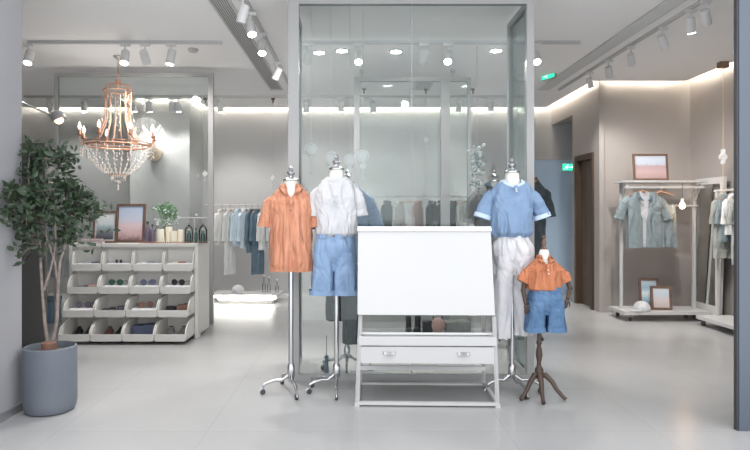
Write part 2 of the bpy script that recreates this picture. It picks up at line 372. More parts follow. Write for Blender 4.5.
# each spotlight is built with its own aim
SPOTN = [0]
def spot(x, y, aim, lit, label, group, energy=0, size=1.0, z=CEIL-.03):
    t = thing('track_spotlight', label, 'spotlight', (x, y, z), 0, group)
    MB().bx(-.05*size, .05*size, -.018, .018, -.024, 0, .003).build('adapter', 'lampbody', t)
    MB().tube([(0, 0, -.02), (0, 0, -.075)], .009, 8).build('stem', 'lampbody', t)
    dr = (Vector(aim) - Vector((x, y, z-.13))).normalized()
    c = Vector((0, 0, -.135)); L_ = .075*size; r = .042*size
    body = MB().tube([c-dr*L_, c-dr*L_*.92, c+dr*L_*.95, c+dr*L_], [r*.88, r, r, r*.96], 20, cap=True)
    body.build('lamp_head', 'lampbody', t, smooth=True)
    MB().tube([c+dr*(L_+.0005), c+dr*(L_+.003)], [r*.86, r*.86], 20).build('lens', 'lens' if lit else 'lampbody', t)
    if energy:
        ld = bpy.data.lights.new('spot', 'SPOT'); ld.energy = energy; ld.spot_size = math.radians(95); ld.spot_blend = .8
        ld.shadow_soft_size = .05; ld.color = (1, .965, .93)
        lo = bpy.data.objects.new('spot_beam', ld); COL.objects.link(lo); lo.parent = t; lo.location = c + dr*(L_+.02)
        lo.rotation_euler = dr.to_track_quat('-Z', 'Y').to_euler()
    return t
E = 50
gA = None
def wx(px, Y): return X(px, Y)
spot(wx(29, TY1), TY1, (-3.3, 5.2, 1), True, 'lit ceiling spotlight at the far left, above the potted tree', gA, 30)
spot(wx(125, TY1), TY1, (-2.2, 4.9, .3), True, 'lit ceiling spotlight just right of the chandelier stem', gA, 22)
spot(wx(145, TY1), TY1, (-2.3, 9, .9), False, 'unlit spotlight between two lit ones right of the chandelier', gA, 38)  # lens does not glow; beam added to brighten the back wall
spot(wx(171, TY1), TY1, (-2.3, 5.9, .3), True, 'lit spotlight on the front track midway between chandelier and vent', gA, E)
spot(wx(308, TY1), TY1, (-1.4, 10, .8), False, 'unlit spotlight just inside the left post of the big glass box', gA, 38)  # dull lens, yet an added beam lights the back wall
spot(wx(359, TY1), TY1, (-.1, 4.6, .8), True, 'lit spotlight above the white shirt seen through the glass box', gA, E)
spot(wx(424, TY1), TY1, (.6, 9, 1.2), False, 'tilted spotlight with dull lens and added beam near the centre seam of the glass box', gA, 15)  # weak beam added toward the rear, lens left dull
spot(wx(448, TY1), TY1, (.6, 4.4, .8), True, 'lit spotlight right of the centre seam of the glass box', gA, E)
spot(wx(536, TY1), TY1, (1.7, 4.4, .6), True, 'lit spotlight beside the right post of the big glass box', gA, E)
for px, lb, en, aim in [(50, 'second spotlight from the left on the rear track', 30, (-4.5, 9.9, 1.5)), (84, 'lit rear spotlight left of the chandelier', 45, (-3.8, 8.6, .5)),
                    (133, 'rear spotlight right of the chandelier stem', 25, (-3.1, 9.2, 1.5)), (149, 'rear spotlight above the right of the chandelier', 25, (-3.0, 9.3, 1.6)),
                    (172, 'rear spotlight in front of the column edge', 0, (-2.9, 9.3, 1.6)), (178, 'lit rear spotlight aimed at the animal head on the column', 18, (-2.62, 9.2, 1.6)),
                    (220, 'rear spotlight between left glass panel and big glass box', 45, (-1.9, 9.7, 1.0)), (306, 'rear spotlight seen behind the left post of the glass box', 20, (-.7, 9.9, 1.5)),
                    (341, 'rear spotlight behind the hooks over the white shirt', 60, (-.2, 9.3, .5)), (373, 'rear spotlight just inside the rear glass partition', 15, (.3, 9.9, 1.5)),
                    (459, 'rear spotlight seen through the narrow rear glass pane', 15, (1.4, 9.9, 1.5)), (491, 'rightmost spotlight on the rear track', 60, (2.0, 9.3, .5))]:
    spot(wx(px, TY2), TY2, aim, en > 0, lb, None, en)
for i, (px, lit, lb, aim) in enumerate([(243, False, 'nearest spotlight on the track beside the left vent', (-1.6, 5.0, .4)), (251, True, 'lit spotlight, second nearest beside the left vent', (-.5, 4.4, 1.1)),
                     (262, True, 'third spotlight from the front beside the left vent', (-.7, 4.6, .5)), (277, False, 'farthest spotlight beside the left vent', (-1.9, 6.8, .6))]):
    Y = -.91*600/(px-CX+(0)) ; spot(-.91, Y, aim, lit, lb, None, 48 if lit else 0, .95)
for px, lit, lb, aim, en in [(706, False, 'nearest spotlight on the right long track', (4.0, 6.0, 1), 0), (691, True, 'brightly lit spotlight second nearest on the right long track', (3.3, 5.6, .6), 90),
                     (663, False, 'third spotlight from the front on the right long track', (4.2, 6.6, 1), 60), (631, False, 'fourth spotlight from the front on the right long track', (3.7, 7.6, 1.3), 60),
                     (609, False, 'fifth spotlight from the front on the right long track', (3.5, 7.7, 1.3), 0), (590, True, 'farthest spotlight on the right long track', (3.6, 8.0, 1), 40)]:
    Y = 2.83*600/(px-CX); spot(2.83, Y, aim, lit, lb, None, en, .85)
for (x_, y_, aim_, en_, lb_) in [(-.91, 3.78, (-.35, 4.4, 1.15), 22, 'spotlight added out of view nearest the entrance on the left long track, aimed at the orange and white shirts'),  # unseen lamps, added on the tracks to brighten the dressed mannequins
                             (2.83, 3.85, (1.1, 4.4, 1.15), 34, 'spotlight added out of view nearest the entrance on the right long track, aimed at the blue top')]:
    o_ = spot(x_, y_, aim_, True, lb_, None, en_, 1.1)
for o_ in [o for o in bpy.data.objects if o.type == 'LIGHT']:
    if o_.parent and o_.parent['label'].startswith('spotlight') and 'entrance' in o_.parent['label']: o_.data.spot_size = math.radians(50); o_.data.spot_blend = .9
for px, py, lb in [(319, 52, 'small round downlight left of the lit spotlight over the white shirt'), (342, 50, 'round recessed downlight left of centre in the glass box view'),
                   (396, 51, 'round recessed downlight left of the centre glass seam'), (496, 50, 'round recessed downlight near the right post of the glass box')]:
    Y = 1.77*600/(CY-py); t = thing('recessed_downlight', lb, 'ceiling light', (X(px, Y), Y, CEIL))
    MB().lathe([(.075, 0), (.075, -.006), (.06, -.010)], n=24).build('rim', 'white', t)
    MB().lathe([(.058, -.0105), (.058, -.013)], n=24).build('diffuser', 'lens', t)
    ld = bpy.data.lights.new('spot', 'SPOT'); ld.energy = 18; ld.spot_size = 2.4; ld.spot_blend = 1; ld.shadow_soft_size = .07
    lo = bpy.data.objects.new('downlight_beam', ld); COL.objects.link(lo); lo.parent = t; lo.location = (0, 0, -.03)
t = tag(MB().lathe([(.055, 0), (.055, -.02), (.035, -.035)], (X(193, 6.4), 6.4, CEIL), 20).build('smoke_detector', 'white', smooth=True), 'small round white smoke detector on the ceiling left of the vent', 'smoke detector')

# ------------------------------------------------------------------ glass partitions
def partition(name, label, loc, parts):
    return thing(name, label, 'glass partition', loc)
GB0, GB1, GX0, GX1, GH = 4.70, 5.36, -.54, 1.39, 3.0
t = thing('glass_partition', 'large glass box with grey frame standing behind the mannequins', 'glass partition', (0, GB0, 0))
pw = .045
dY = GB1-GB0
MB().bx(GX0, GX0+.085, 0, .06, 0, GH, .004).build('post', 'greyframe', t)
MB().bx(GX1-.06, GX1, 0, .06, 0, GH, .004).build('post', 'greyframe', t)
MB().bx(GX0, GX0+.05, dY-.05, dY, 0, GH, .004).build('post', 'greyframe', t)
MB().bx(GX1-.05, GX1, dY-.05, dY, 0, GH, .004).build('post', 'greyframe', t)
MB().bx(GX0+.085, GX1-.06, 0, .05, GH-.045, GH).build('top_beam', 'greyframe', t)
MB().bx(GX0+.085, GX1-.06, 0, .05, 0, .05).build('bottom_beam', 'greyframe', t)
for x in (GX0, GX1-.05):
    MB().bx(x, x+.05, .06, dY-.05, GH-.045, GH).build('top_beam', 'greyframe', t)
    MB().bx(x, x+.05, .06, dY-.05, 0, .05).build('bottom_beam', 'greyframe', t)
xm = X(412, GB0)
MB().bx(GX0+.085, xm-.003, .02, .03, .05, GH-.045).build('glass_pane', 'glass', t)
MB().bx(xm+.003, GX1-.06, .02, .03, .05, GH-.045).build('glass_pane', 'glass', t)
MB().bx(GX1-.03, GX1-.02, .06, dY-.05, .05, GH-.045).build('glass_pane', 'glass2', t)
MB().bx(GX0+.02, GX0+.03, .06, dY-.05, .05, GH-.045).build('glass_pane', 'glass2', t)
MB().bx(xm-.003, xm+.003, .018, .032, .05, GH-.045).build('glass_seam', 'greyframe', t)

RY = 7.3; rx0, rx1 = X(354, RY), X(471, RY); rh = Z(77, RY)
t = thing('glass_partition', 'rear glass partition in a grey frame seen through the glass box', 'glass partition', (0, RY, 0))
for a, b in ((rx0, rx0+.07), (X(441, RY), X(450, RY)), (rx1-.04, rx1)): MB().bx(a, b, 0, .06, 0, rh, .003).build('post', 'greyframe', t)
MB().bx(rx0+.07, X(441, RY), 0, .05, rh-.05, rh).bx(X(450, RY), rx1-.04, 0, .05, rh-.05, rh).build('top_beam', 'greyframe', t)
MB().bx(rx0+.07, X(441, RY), .02, .03, 0, rh-.05).build('glass_pane', 'glass', t)
MB().bx(X(450, RY), rx1-.04, .02, .03, 0, rh-.05).build('glass_pane', 'glass2', t)
for px in (362, 453): MB().tube([(X(px, RY), .03, rh), (X(px, RY), .03, CEIL-.03)], .012, 8).lathe([(.03, CEIL-.03), (.03, CEIL)], (X(px, RY), .03, 0), 14).build('ceiling_rod', 'steel', t)

LY = 7.1; lx0, lx1 = X(54, LY), X(213, LY); lh = Z(73, LY)
t = thing('glass_partition', 'left glass partition with grey frame behind the display cabinet', 'glass partition', (0, LY, 0))
MB().bx(lx0, lx0+.04, 0, .05, 0, lh, .003).build('post', 'greyframe', t); MB().bx(lx1-.06, lx1, 0, .05, 0, lh, .003).build('post', 'greyframe', t)
MB().bx(lx0+.04, lx1-.06, 0, .05, lh-.035, lh).build('top_beam', 'greyframe', t)
MB().bx(lx0+.04, lx1-.06, .02, .03, 0, lh-.035).build('glass_pane', 'glass', t)

# ------------------------------------------------------------------ garments
def interp(keys, z):
    for (a, b) in zip(keys, keys[1:]):
        if a[0] <= z <= b[0]:
            u = (z-a[0])/(b[0]-a[0]) if b[0] > a[0] else 0; u = u*u*(3-2*u)
            return [a[i] + (b[i]-a[i])*u for i in range(1, len(a))]
    return list(keys[-1][1:]) if z > keys[-1][0] else list(keys[0][1:])
def sring(cx, cy, z, hw, hd, n, ex=2.5, seed=0, amp=0, folds=0, foldamp=0):
    out = []
    for k in range(n):
        a = 2*PI*k/n; c, s_ = math.cos(a), math.sin(a)
        x = hw*math.copysign(abs(c)**(2/ex), c); y = hd*math.copysign(abs(s_)**(2/ex), s_)
        m = 1 + 0
        nz = noise.noise(Vector((c*2.0+seed, s_*2.0+seed*1.7, z*5)))*amp
        fo = math.sin(a*folds + seed*3 + noise.noise(Vector((seed, z*2.5, 0)))*2.5)*foldamp
        l = math.hypot(x, y) or 1
        out.append((cx+x+x/l*(nz+fo), cy+y+y/l*(nz+fo), z))
    return out
def inner(ring, c, k=.93, dz=0):
    return [(c[0]+(p[0]-c[0])*k, c[1]+(p[1]-c[1])*k, p[2]+dz) for p in ring]
def zlimit(a, zn, V, wdt):
    d = abs(((a+PI/2+PI) % (2*PI))-PI)            # angle away from the front
    return zn-V*max(0, 1-d/wdt)**1.1
def bodice(keys, n=64, levels=40, seed=0, amp=.008, folds=9, foldamp=.006, V=0.0, vw=.6, hem_wave=.002):
    """keys: (z, halfwidth, halfdepth, cy) from hem to neck; V: depth of the front neckline"""
    mb = MB(); z0, z1 = keys[0][0], keys[-1][0]; R = []
    def pt(a, z, u):
        hw, hd, cy = interp(keys, z); c, s_ = math.cos(a), math.sin(a)
        x = hw*math.copysign(abs(c)**(2/2.3), c); y = hd*math.copysign(abs(s_)**(2/2.3), s_)
        k = 1 if u < .85 else .3
        nz = noise.noise(Vector((c*2.0+seed, s_*2.0+seed*1.7, z*6)))*amp*k + noise.noise(Vector((c*5+seed+z*3, s_*4+seed, z*9-c*6)))*amp*.55*k
        fo = math.sin(a*folds+seed*3+noise.noise(Vector((seed, z*3.5, c)))*2.8)*foldamp*(1-u)**1.2
        l = math.hypot(x, y) or 1
        return (x+x/l*(nz+fo), cy+y+y/l*(nz+fo), z)
    for i in range(levels+1):
        zz_ = z0+(z1-z0)*i/levels; rg = []
        for k in range(n):
            a = 2*PI*k/n; z = min(zz_, zlimit(a, z1, V, vw)); p = pt(a, z, (z-z0)/(z1-z0))
            if i == 0: p = (p[0], p[1], p[2]+hem_wave*math.sin(k*2*PI*3/n+seed))
            rg.append(p)
        R.append(rg)
    R = [inner(R[0], (0, 0), .94, .05), inner(R[0], (0, 0), .95, .001)] + R + [inner(R[-1], (0, 0), .95, -.001), inner(R[-1], (0, 0), .92, -.02)]
    return mb.rings(R, False, False)
def collarmesh(keys, zn, V, vw, h=.022, flap=.04, lapel=.03):
    n = 44; R = [[], [], [], []]
    for k in range(n+1):
        a = -PI/2+.10+(2*PI-.20)*k/n; z = zlimit(a, zn, V, vw)
        hw, hd, cy = interp(keys, z); c, s_ = math.cos(a), math.sin(a)
        x = hw*math.copysign(abs(c)**(2/2.3), c); y = hd*math.copysign(abs(s_)**(2/2.3), s_)
        l = math.hypot(x, y) or 1; rx, ry = x/l, y/l; e = max(0, 1-abs(abs(k/n-.5)*2-.86)/.16)
        side = 1 if x > 0 else -1
        low = abs(k/n-.5)*2 > .90; up = h*(1 if not low else .25)
        R[0].append((x-rx*.004, y-ry*.004, z-.004)); R[1].append((x+rx*.002, y+ry*.002, z+up))
        R[2].append((x+rx*.010, y+ry*.010, z+up*.9))
        hw2, hd2, _ = interp(keys, z-flap*.7); x2 = hw2*math.copysign(abs(c)**(2/2.3), c); y2 = hd2*math.copysign(abs(s_)**(2/2.3), s_)
        fx = side*lapel*e + (side*.012 if low else 0)
        R[3].append((max(abs(x2)*.85, abs(x)+.012)*side+fx, y2*1.02+(-.010 if s_ < 0 else .010), z-flap*.45-.018*e if not low else z+.004))
    return MB().rings(R, False, False, closed=False)
def sleeve(path, radii, n=22, seed=0, amp=.005, flat=.75, cuff=True):
    mb = MB(); pts = [Vector(p) for p in path]; N_ = 12; R = []
    for i in range(N_+1):
        u = i/N_*(len(pts)-1); k = min(int(u), len(pts)-2); f_ = u-k
        p = pts[k].lerp(pts[k+1], f_); r = radii[k]+(radii[k+1]-radii[k])*f_
        t_ = (pts[k+1]-pts[k]).normalized()
        a = t_.cross(Vector((0, 1, 0))).normalized(); b = a.cross(t_).normalized()
        ring = []
        for j in range(n):
            q = 2*PI*j/n
            nn = noise.noise(Vector((math.cos(q)*1.5+seed, math.sin(q)*1.5, u*2.2+seed)))*amp*2
            ring.append(p + a*math.cos(q)*(r+nn) + b*math.sin(q)*(r*flat+nn))
        R.append(ring)
    c = sum(R[-1], Vector())/n
    last = R[-1]; R.append([c+(v-c)*.92 for v in last]); R.append([c+(v-c)*.85 + (pts[-2]-pts[-1]).normalized()*.05 for v in last])
    return mb.rings(R, True, False)
def cuffring(p, q, r, flat, th=.008, n=22):
    p, q = Vector(p), Vector(q); t_ = (q-p).normalized(); a = t_.cross(Vector((0, 1, 0))).normalized(); b = a.cross(t_).normalized()
    def rg(c, rr): return [c+a*math.cos(2*PI*j/n)*rr+b*math.sin(2*PI*j/n)*rr*flat for j in range(n)]
    return MB().rings([rg(p, r), rg(p, r+th), rg(q, r+th), rg(q, r-.002)], False, False)
def shirt(label, cat, loc, rz, m, s=1.0, hem=.0, W=.20, D=.11, shoulder=.18, zs=1.42, zn=1.50, neck=.062, slen=.22, sspread=.10, srad=.085, sflat=.75, collar=None, placket=0,
          cuff=None, seed=1, name='shirt', taper=.0, inner_m=None, group=None, blouse=False, folds=9, foldamp=.006, neckd=None, sleeves=True, V=.02, vw=.7, amp=.010, trim=None, hr=.80):
    """hem..zn are heights above the root"""
    t = thing(name, label, cat, loc, rz, group); nd = neckd or neck*.95
    H = zs-hem
    keys = [(hem, W*(1-taper) if not blouse else W*hr, D*(.92 if not blouse else hr), 0), (hem+H*.10, W*(1-taper*.8)*(1 if not blouse else .97), D*1.03, 0), (hem+H*.45, W*(1-taper*.4)*.97, D*1.0, 0), (hem+H*.80, W*.96, D*1.03, 0),
            (zs-.035, shoulder*.98, D*.86, 0), (zs, shoulder*.90, D*.72, 0), (zs+(zn-zs)*.55, neck*1.75, max(nd*1.05, D*.58), 0), (zn, neck, nd, 0)]
    bodice(keys, seed=seed, folds=folds, foldamp=foldamp, V=V, vw=vw, amp=amp).build('bodice', m, t, smooth=True)
    if sleeves:
        for sg in (-1, 1):
            q_ = srad
            A = (sg*(shoulder-q_*.85), 0, zs-q_*.80); B = (sg*(shoulder-q_*.15), 0, zs-q_*1.08); C = (sg*(shoulder+sspread*.55), -.004, zs-.02-slen*.55); D_ = (sg*(shoulder+sspread), -.008, zs-.01-slen)
            so = sleeve([A, B, C, D_], [q_*.90, q_*1.0, q_*1.0, q_*1.05], seed=seed+sg, flat=sflat).build('sleeve', m, t, smooth=True)
            if cuff:
                dd = (Vector(D_)-Vector(C)).normalized()
                cuffring(Vector(D_)-dd*.028, Vector(D_)+dd*.004, q_*1.06, sflat, .005).build('cuff', cuff, so, smooth=True)
    if collar:
        o = collarmesh(keys, zn, V, vw, h=.3*neck, flap=.6*neck, lapel=.4*neck).build('collar', collar, t, smooth=True); md = o.modifiers.new('s', 'SOLIDIFY'); md.thickness = .004
    elif trim:
        n = 44; R = [[], [], []]
        for k in range(n):
            a = 2*PI*k/n; z = zlimit(a, zn, V, vw); hw, hd, _ = interp(keys, z); c, s_ = math.cos(a), math.sin(a)
            x = hw*math.copysign(abs(c)**(2/2.3), c); y = hd*math.copysign(abs(s_)**(2/2.3), s_); z2 = z-.016; h2, d2, _ = interp(keys, z2); x2 = h2*math.copysign(abs(c)**(2/2.3), c); y2 = d2*math.copysign(abs(s_)**(2/2.3), s_)
            R[0].append((x*.97, y*.97, z)); R[1].append((x*1.03, y*1.04, z+.002)); R[2].append((x2*1.02, y2*1.03, z2))
        MB().rings(R, False, False).build('neckband', trim, t, smooth=True)
    if placket:
        fy = -D*1.04; zs_top = zn-V
        MB().box((0, fy*.97, zs_top-placket/2), (.024, .014, placket), (.10, 0, 0), .003).build('placket', m, t)
        for i in range(3):
            MB().ball((0, fy-.004+.010*(1-i), zs_top-.012-placket*.85*i/3), .0055, (1, .5, 1), 8).build('button', 'darkbtn' if m == 'orange' else 'button', t, smooth=True)
    return t
def trousers(label, cat, loc, rz, m, waist, hip, crotch, hem, W=.16, D=.10, legr=.095, legspread=.085, hemr=None, hemdx=None, name='trousers', cuff=None, group=None, seed=3, folds=7, foldamp=.005, hems=None, belt=None, ww=.86):
    t = thing(name, label, cat, loc, rz, group)
    KH = min(.12, (hip-crotch)*.8)
    keys = [(crotch-.02, W*.80, D*.55, 0), (crotch+KH, W*1.0, D*1.0, 0), (hip, W*1.0, D*1.04, 0), (waist, W*ww, D*ww, 0)]
    mb = MB(); R = []
    for i in range(15):
        z = keys[0][0]+(waist-keys[0][0])*i/14; a = interp(keys, z); R.append(sring(0, 0, z, a[0], a[1], 44, 2.5, seed, .006, folds, foldamp))
    R.append(inner(R[-1], (0, 0), .92)); R.append(inner(R[-2], (0, 0), .88, -.03)); mb.rings(R, True, True); mb.build('hip_panel', m, t, smooth=True)
    MB().rings([sring(0, 0, waist-.034, W*(ww+.04), D*(ww+.04), 40), sring(0, 0, waist-.034, W*(ww+.07), D*(ww+.08), 40), sring(0, 0, waist+.004, W*(ww+.04), D*(ww+.05), 40), sring(0, 0, waist+.004, W*(ww-.01), D*(ww-.01), 40)], False, False).build('waistband', belt or m, t, smooth=True)
    if D > .08: MB().tube([(.012, -D*(ww+.12), waist-.03), (.012, -D*1.03, waist-.07), (.010, -D*1.05, hip), (.0, -D*.98, crotch+KH*.6)], .003, 6).build('fly_seam', m, t); MB().ball((0, -D*(ww+.10), waist-.018), .007, (1, .5, 1), 8).build('button', 'darkbtn' if 'white' not in m else 'button', t)
    for idx, sg in enumerate((-1, 1)):
        hr = hemr or legr; hx = (hemdx if hemdx is not None else legspread); hm = (hems or (hem, hem))[idx]
        R = []; n = 30
        for i in range(17):
            u = i/16; z = (crotch+KH)+(hm-crotch-KH)*u
            r = legr*(1-u)+hr*u; cx = sg*(legspread*(1-u)+hx*u)
            R.append(sring(cx, 0, z, r*(1+.02*math.sin(u*9+seed)), D*.99*(1-u)+(hr*.92 if D > .06 else D)*u, n, 2.6, seed+sg*2, .006+.004*u, 5, foldamp*(.4+u)))
        c = (cx, 0); R.append(inner(R[-1], c, .93)); R.append(inner(R[-2], c, .88, .05))
        lo = MB().rings(R, True, False).build('trouser_leg', m, t, smooth=True)
        if cuff: MB().rings([sring(cx, 0, hm+.032, hr*1.0, hr*.92, n), sring(cx, 0, hm+.034, hr*1.07, hr*1.0, n, 2.6), sring(cx, 0, hm-.003, hr*1.08, hr*1.02, n, 2.6), sring(cx, 0, hm-.003, hr*.98, hr*.9, n)], False, False).build('hem_cuff', cuff, lo, smooth=True)
    return t
def casterleg(t, ang, r, m='chrome', h=.10):
    c, s_ = math.cos(ang), math.sin(ang)
    P_ = lambda d, z: (c*d, s_*d, z)
    lg = MB().tube([P_(0, h+.04), P_(.03, h+.015), P_(.07, h-.012), P_(r*.55, h-.005), P_(r*.85, h-.02), P_(r, .065)], [.013, .013, .012, .012, .011, .010], 10).build('leg', m, t, smooth=True)
    MB().tube([(c*r-s_*.010, s_*r+c*.010, .020), (c*r+s_*.010, s_*r-c*.010, .020)], [.0195, .0195], 16).build('caster', 'dark', lg, smooth=True); MB().tube([P_(r-.004, .03), P_(r-.004, .075)], .008, 8).tube([P_(r-.006, .040), P_(r+.012, .036), P_(r+.020, .022)], .006, 6).build('caster_fork', 'chrome', lg, smooth=True)
def mannequin(label, loc, rz, zn, W=.185, D=.10, hem=.85, angs=(), r=.24, base='chrome', cap='chrome', zs=None, s=1.0):
    t = thing('mannequin', label, 'mannequin', loc, rz); zs = zs or zn-.085
    keys = [(hem, W*.80, D*.9, 0), (hem+.10, W*.82, D*.95, 0), (hem+(zs-hem)*.35, W*.74, D*.85, 0), (hem+(zs-hem)*.75, W*.9, D*.98, 0), (zs-.02, W*.80, D*.78, 0), (zs+.03, W*.5, D*.55, 0), (zs+.055, .052*s, .052*s, 0), (zn+.02, .048*s, .048*s, 0)]
    R = []
    for i in range(30):
        z = keys[0][0]+(keys[-1][0]-keys[0][0])*i/29; a = interp(keys, z); R.append(sring(0, 0, z, a[0], a[1], 32, 2.2))
    MB().rings(R).build('torso', 'linen', t, smooth=True)
    z = zn+.02
    MB().lathe([(.050*s, z), (.058*s, z+.004), (.058*s, z+.014), (.045*s, z+.022), (.020*s, z+.030), (.014*s, z+.042), (.028*s, z+.055), (.030*s, z+.066), (.018*s, z+.080), (.012*s, z+.088), (.017*s, z+.100), (.012*s, z+.112), (.002, z+.118)], n=24).build('neck_cap', cap, t, smooth=True)
    if base == 'chrome':
        MB().tube([(0, 0, hem+.02), (0, 0, .12)], .018, 16).lathe([(.024, .10), (.028, .13), (.027, .19), (.020, .205)], n=16).build('pole', 'chrome', t, smooth=True)
        for a in angs: casterleg(t, a, r)
    return t
dg = math.radians
# A orange shirt
YA = 4.42; xa = X(291, YA)
mannequin('linen dress form on chrome pole wearing the orange shirt', (xa, YA, 0), 0, Z(184, YA), .145, .08, Z(262, YA), [dg(a) for a in (200, 287, 115)], .21)
shirt('orange crinkled short sleeved shirt on the leftmost mannequin', 'shirt', (xa, YA, 0), dg(6), 'orange', hem=Z(271, YA), W=.158, D=.108, shoulder=.158, zs=Z(196, YA), zn=Z(186.5, YA), neck=.064, slen=.215, sspread=.026, srad=.052, collar='orange', placket=.15, seed=1.3, cuff='orange', folds=11, foldamp=.007, V=.08, vw=.5, amp=.020)
# B white tee + denim shorts
YB = 4.43; xb = X(336.5, YB)
mannequin('linen dress form on chrome pole wearing the white tee and blue shorts', (xb, YB, 0), 0, Z(173, YB), .14, .08, Z(250, YB), [dg(a) for a in (200, 272, 155)], .21)
shirt('white short sleeved t-shirt tucked into blue shorts', 't-shirt', (xb, YB, 0), 0, 'tee', hem=Z(238, YB), W=.155, D=.115, shoulder=.152, zs=Z(187, YB), zn=Z(176.5, YB), neck=.066, slen=.205, sspread=.026, srad=.052, seed=4.1, name='t_shirt', blouse=True, foldamp=.003, V=.025, vw=1.2, trim='tee', amp=.022, hr=.70)
pd = tag(MB().tube([(-.055, -.080, Z(182, YB)), (-.04, -.118, Z(191, YB)), (0, -.132, Z(199, YB)), (.04, -.118, Z(191, YB)), (.055, -.080, Z(182, YB))], .0016, 6).ball((0, -.138, Z(202, YB)), .010, (1, .5, 1.3), 10).build('pendant_necklace', 'steel', None, (xb, YB, 0)), 'thin pendant necklace on the white t-shirt', 'necklace')
trousers('mid blue denim shorts with wide legs on the white tee mannequin', 'shorts', (xb-.015, YB, 0), 0, 'denim', Z(233, YB), Z(247, YB), Z(268, YB), Z(294, YB), W=.150, D=.112, legr=.082, legspread=.074, hemr=.093, hemdx=.088, name='denim_shorts', cuff='denim', seed=2.2, foldamp=.005)
# C blue tee + white trousers
YC = 4.42; xc = X(512, YC)
mannequin('linen dress form on grey pole wearing the blue top and white trousers', (xc, YC, 0), 0, Z(176, YC), .145, .08, Z(255, YC), [dg(a) for a in (195, 285, 345)], .2)
shirt('light blue short sleeved henley top with pale cuffs', 'top', (xc, YC, 0), 0, 'bluetee', hem=Z(237, YC), W=.162, D=.112, shoulder=.165, zs=Z(190, YC), zn=Z(180, YC), neck=.070, slen=.195, sspread=.058, srad=.056, seed=7.7, name='henley_top', cuff='bluetrim', placket=.055, blouse=True, foldamp=.010, V=.045, vw=.9, trim='bluetrim', amp=.022)
trousers('white straight trousers under the light blue henley top', 'trousers', (xc, YC, 0), 0, 'whitedenim', Z(236, YC), Z(248, YC), Z(272, YC), .42, W=.152, D=.105, legr=.078, legspread=.074, hemr=.064, hemdx=.082, hems=(.40, .42), seed=5.5, foldamp=.006, ww=.72)
# D child
YD = 4.28; xd = X(544, YD)
t = thing('child_mannequin', 'small linen child dress form with wooden arms and tripod stand', 'mannequin', (xd, YD, 0))
zn = Z(254, YD); zs = Z(263, YD)
keys = [(Z(300, YD), .07, .05, 0), (Z(288, YD), .075, .055, 0), (Z(275, YD), .088, .06, 0), (zs-.02, .075, .045, 0), (zs+.0, .05, .035, 0), (zs+.02, .030, .030, 0), (zn+.015, .030, .030, 0)]
R = [sring(0, 0, z, *interp(keys, z)[:2], 28, 2.2) for z in [keys[0][0]+(keys[-1][0]-keys[0][0])*i/24 for i in range(25)]]
MB().rings(R).build('torso', 'linen', t, smooth=True)
MB().lathe([(.034, zn-.035), (.036, zn+.005), (.029, zn+.028), (.02, zn+.034)], n=20).build('neck_block', 'linen', t, smooth=True)
MB().lathe([(.022, zn+.034), (.024, zn+.040), (.012, zn+.055), (.017, zn+.075), (.012, zn+.098), (.009, zn+.11), (.015, zn+.118), (.014, zn+.126), (.003, zn+.135)], n=18).build('finial', 'framewood', t, smooth=True)
OX = -.035
MB().lathe([(.012, .13), (.03, .14), (.03, .20), (.017, .22), (.014, .25), (.024, .30), (.020, .34), (.012, .37), (.022, .39), (.013, .41), (.012, .53)], (OX, 0, 0), 18).build('turned_post', 'woodrack', t, smooth=True)
for a in (212, 262, -32):
    a = dg(a); c, s_ = math.cos(a), math.sin(a); rr = .165
    MB().tube([(c*.01+OX, s_*.01, .155), (c*.045+OX, s_*.045, .165), (c*.09+OX, s_*.09, .125), (c*.125+OX, s_*.125, .07), (c*rr+OX, s_*rr, .030), (c*(rr+.022)+OX, s_*(rr+.022), .014)], [.018, .020, .017, .014, .013, .014], 12).build('leg', 'woodrack', t, smooth=True)
def woodarm(t, pts):
    ar = MB().tube(pts[:3], [.017, .015, .013], 10).ball(pts[1], .018).build('arm', 'woodrack', t, smooth=True)
    h = MB(); w = Vector(pts[2]); dr = (Vector(pts[3])-w).normalized(); sd = dr.cross(Vector((0, 1, 0))).normalized()
    h.ball(w+dr*.02, .017, (.9, .6, 1.2), 10)
    for i, (o_, l) in enumerate(((-.011, .034), (-.004, .040), (.004, .038), (.011, .030))):
        b = w+dr*.035+sd*o_; h.tube([b, b+dr*l*.55, b+dr*l*.95+Vector((0, .008, 0))], [.0042, .004, .003], 6)
    h.tube([w+dr*.012+sd*.012, w+dr*.03+sd*.024+Vector((0, -.006, 0)), w+dr*.048+sd*.024+Vector((0, -.008, 0))], [.005, .0045, .0035], 6)
    h.build('hand', 'woodrack', ar, smooth=True)
zz = lambda py: Z(py, YD)
woodarm(t, [(-.125, 0, zz(272)), (-.152, -.01, zz(290)), (-.145, -.05, zz(303)), (-.14, -.055, zz(312))])
woodarm(t, [(.13, 0, zz(270)), (.185, -.0, zz(288)), (.150, -.05, zz(298)), (.13, -.06, zz(306))])
shirt('small rust orange short sleeved shirt on the child mannequin', 'shirt', (xd, YD, 0), 0, 'orange2', hem=Z(291, YD), W=.122, D=.088, shoulder=.112, zs=Z(265, YD), zn=Z(256.5, YD), neck=.040, slen=.110, sspread=.046, srad=.042, collar='orange2', placket=.09, seed=9.2, name='child_shirt', blouse=True, V=.05, vw=.6, amp=.011, hr=.70, foldamp=.003)
trousers('dark blue denim shorts with rolled hems on the child mannequin', 'shorts', (xd+.01, YD, 0), 0, 'denim2', Z(287, YD), Z(297, YD), Z(311, YD), Z(331, YD), W=.118, D=.092, legr=.062, legspread=.062, hemr=.068, hemdx=.075, name='child_shorts', cuff='denim2', seed=6.6, foldamp=.005)
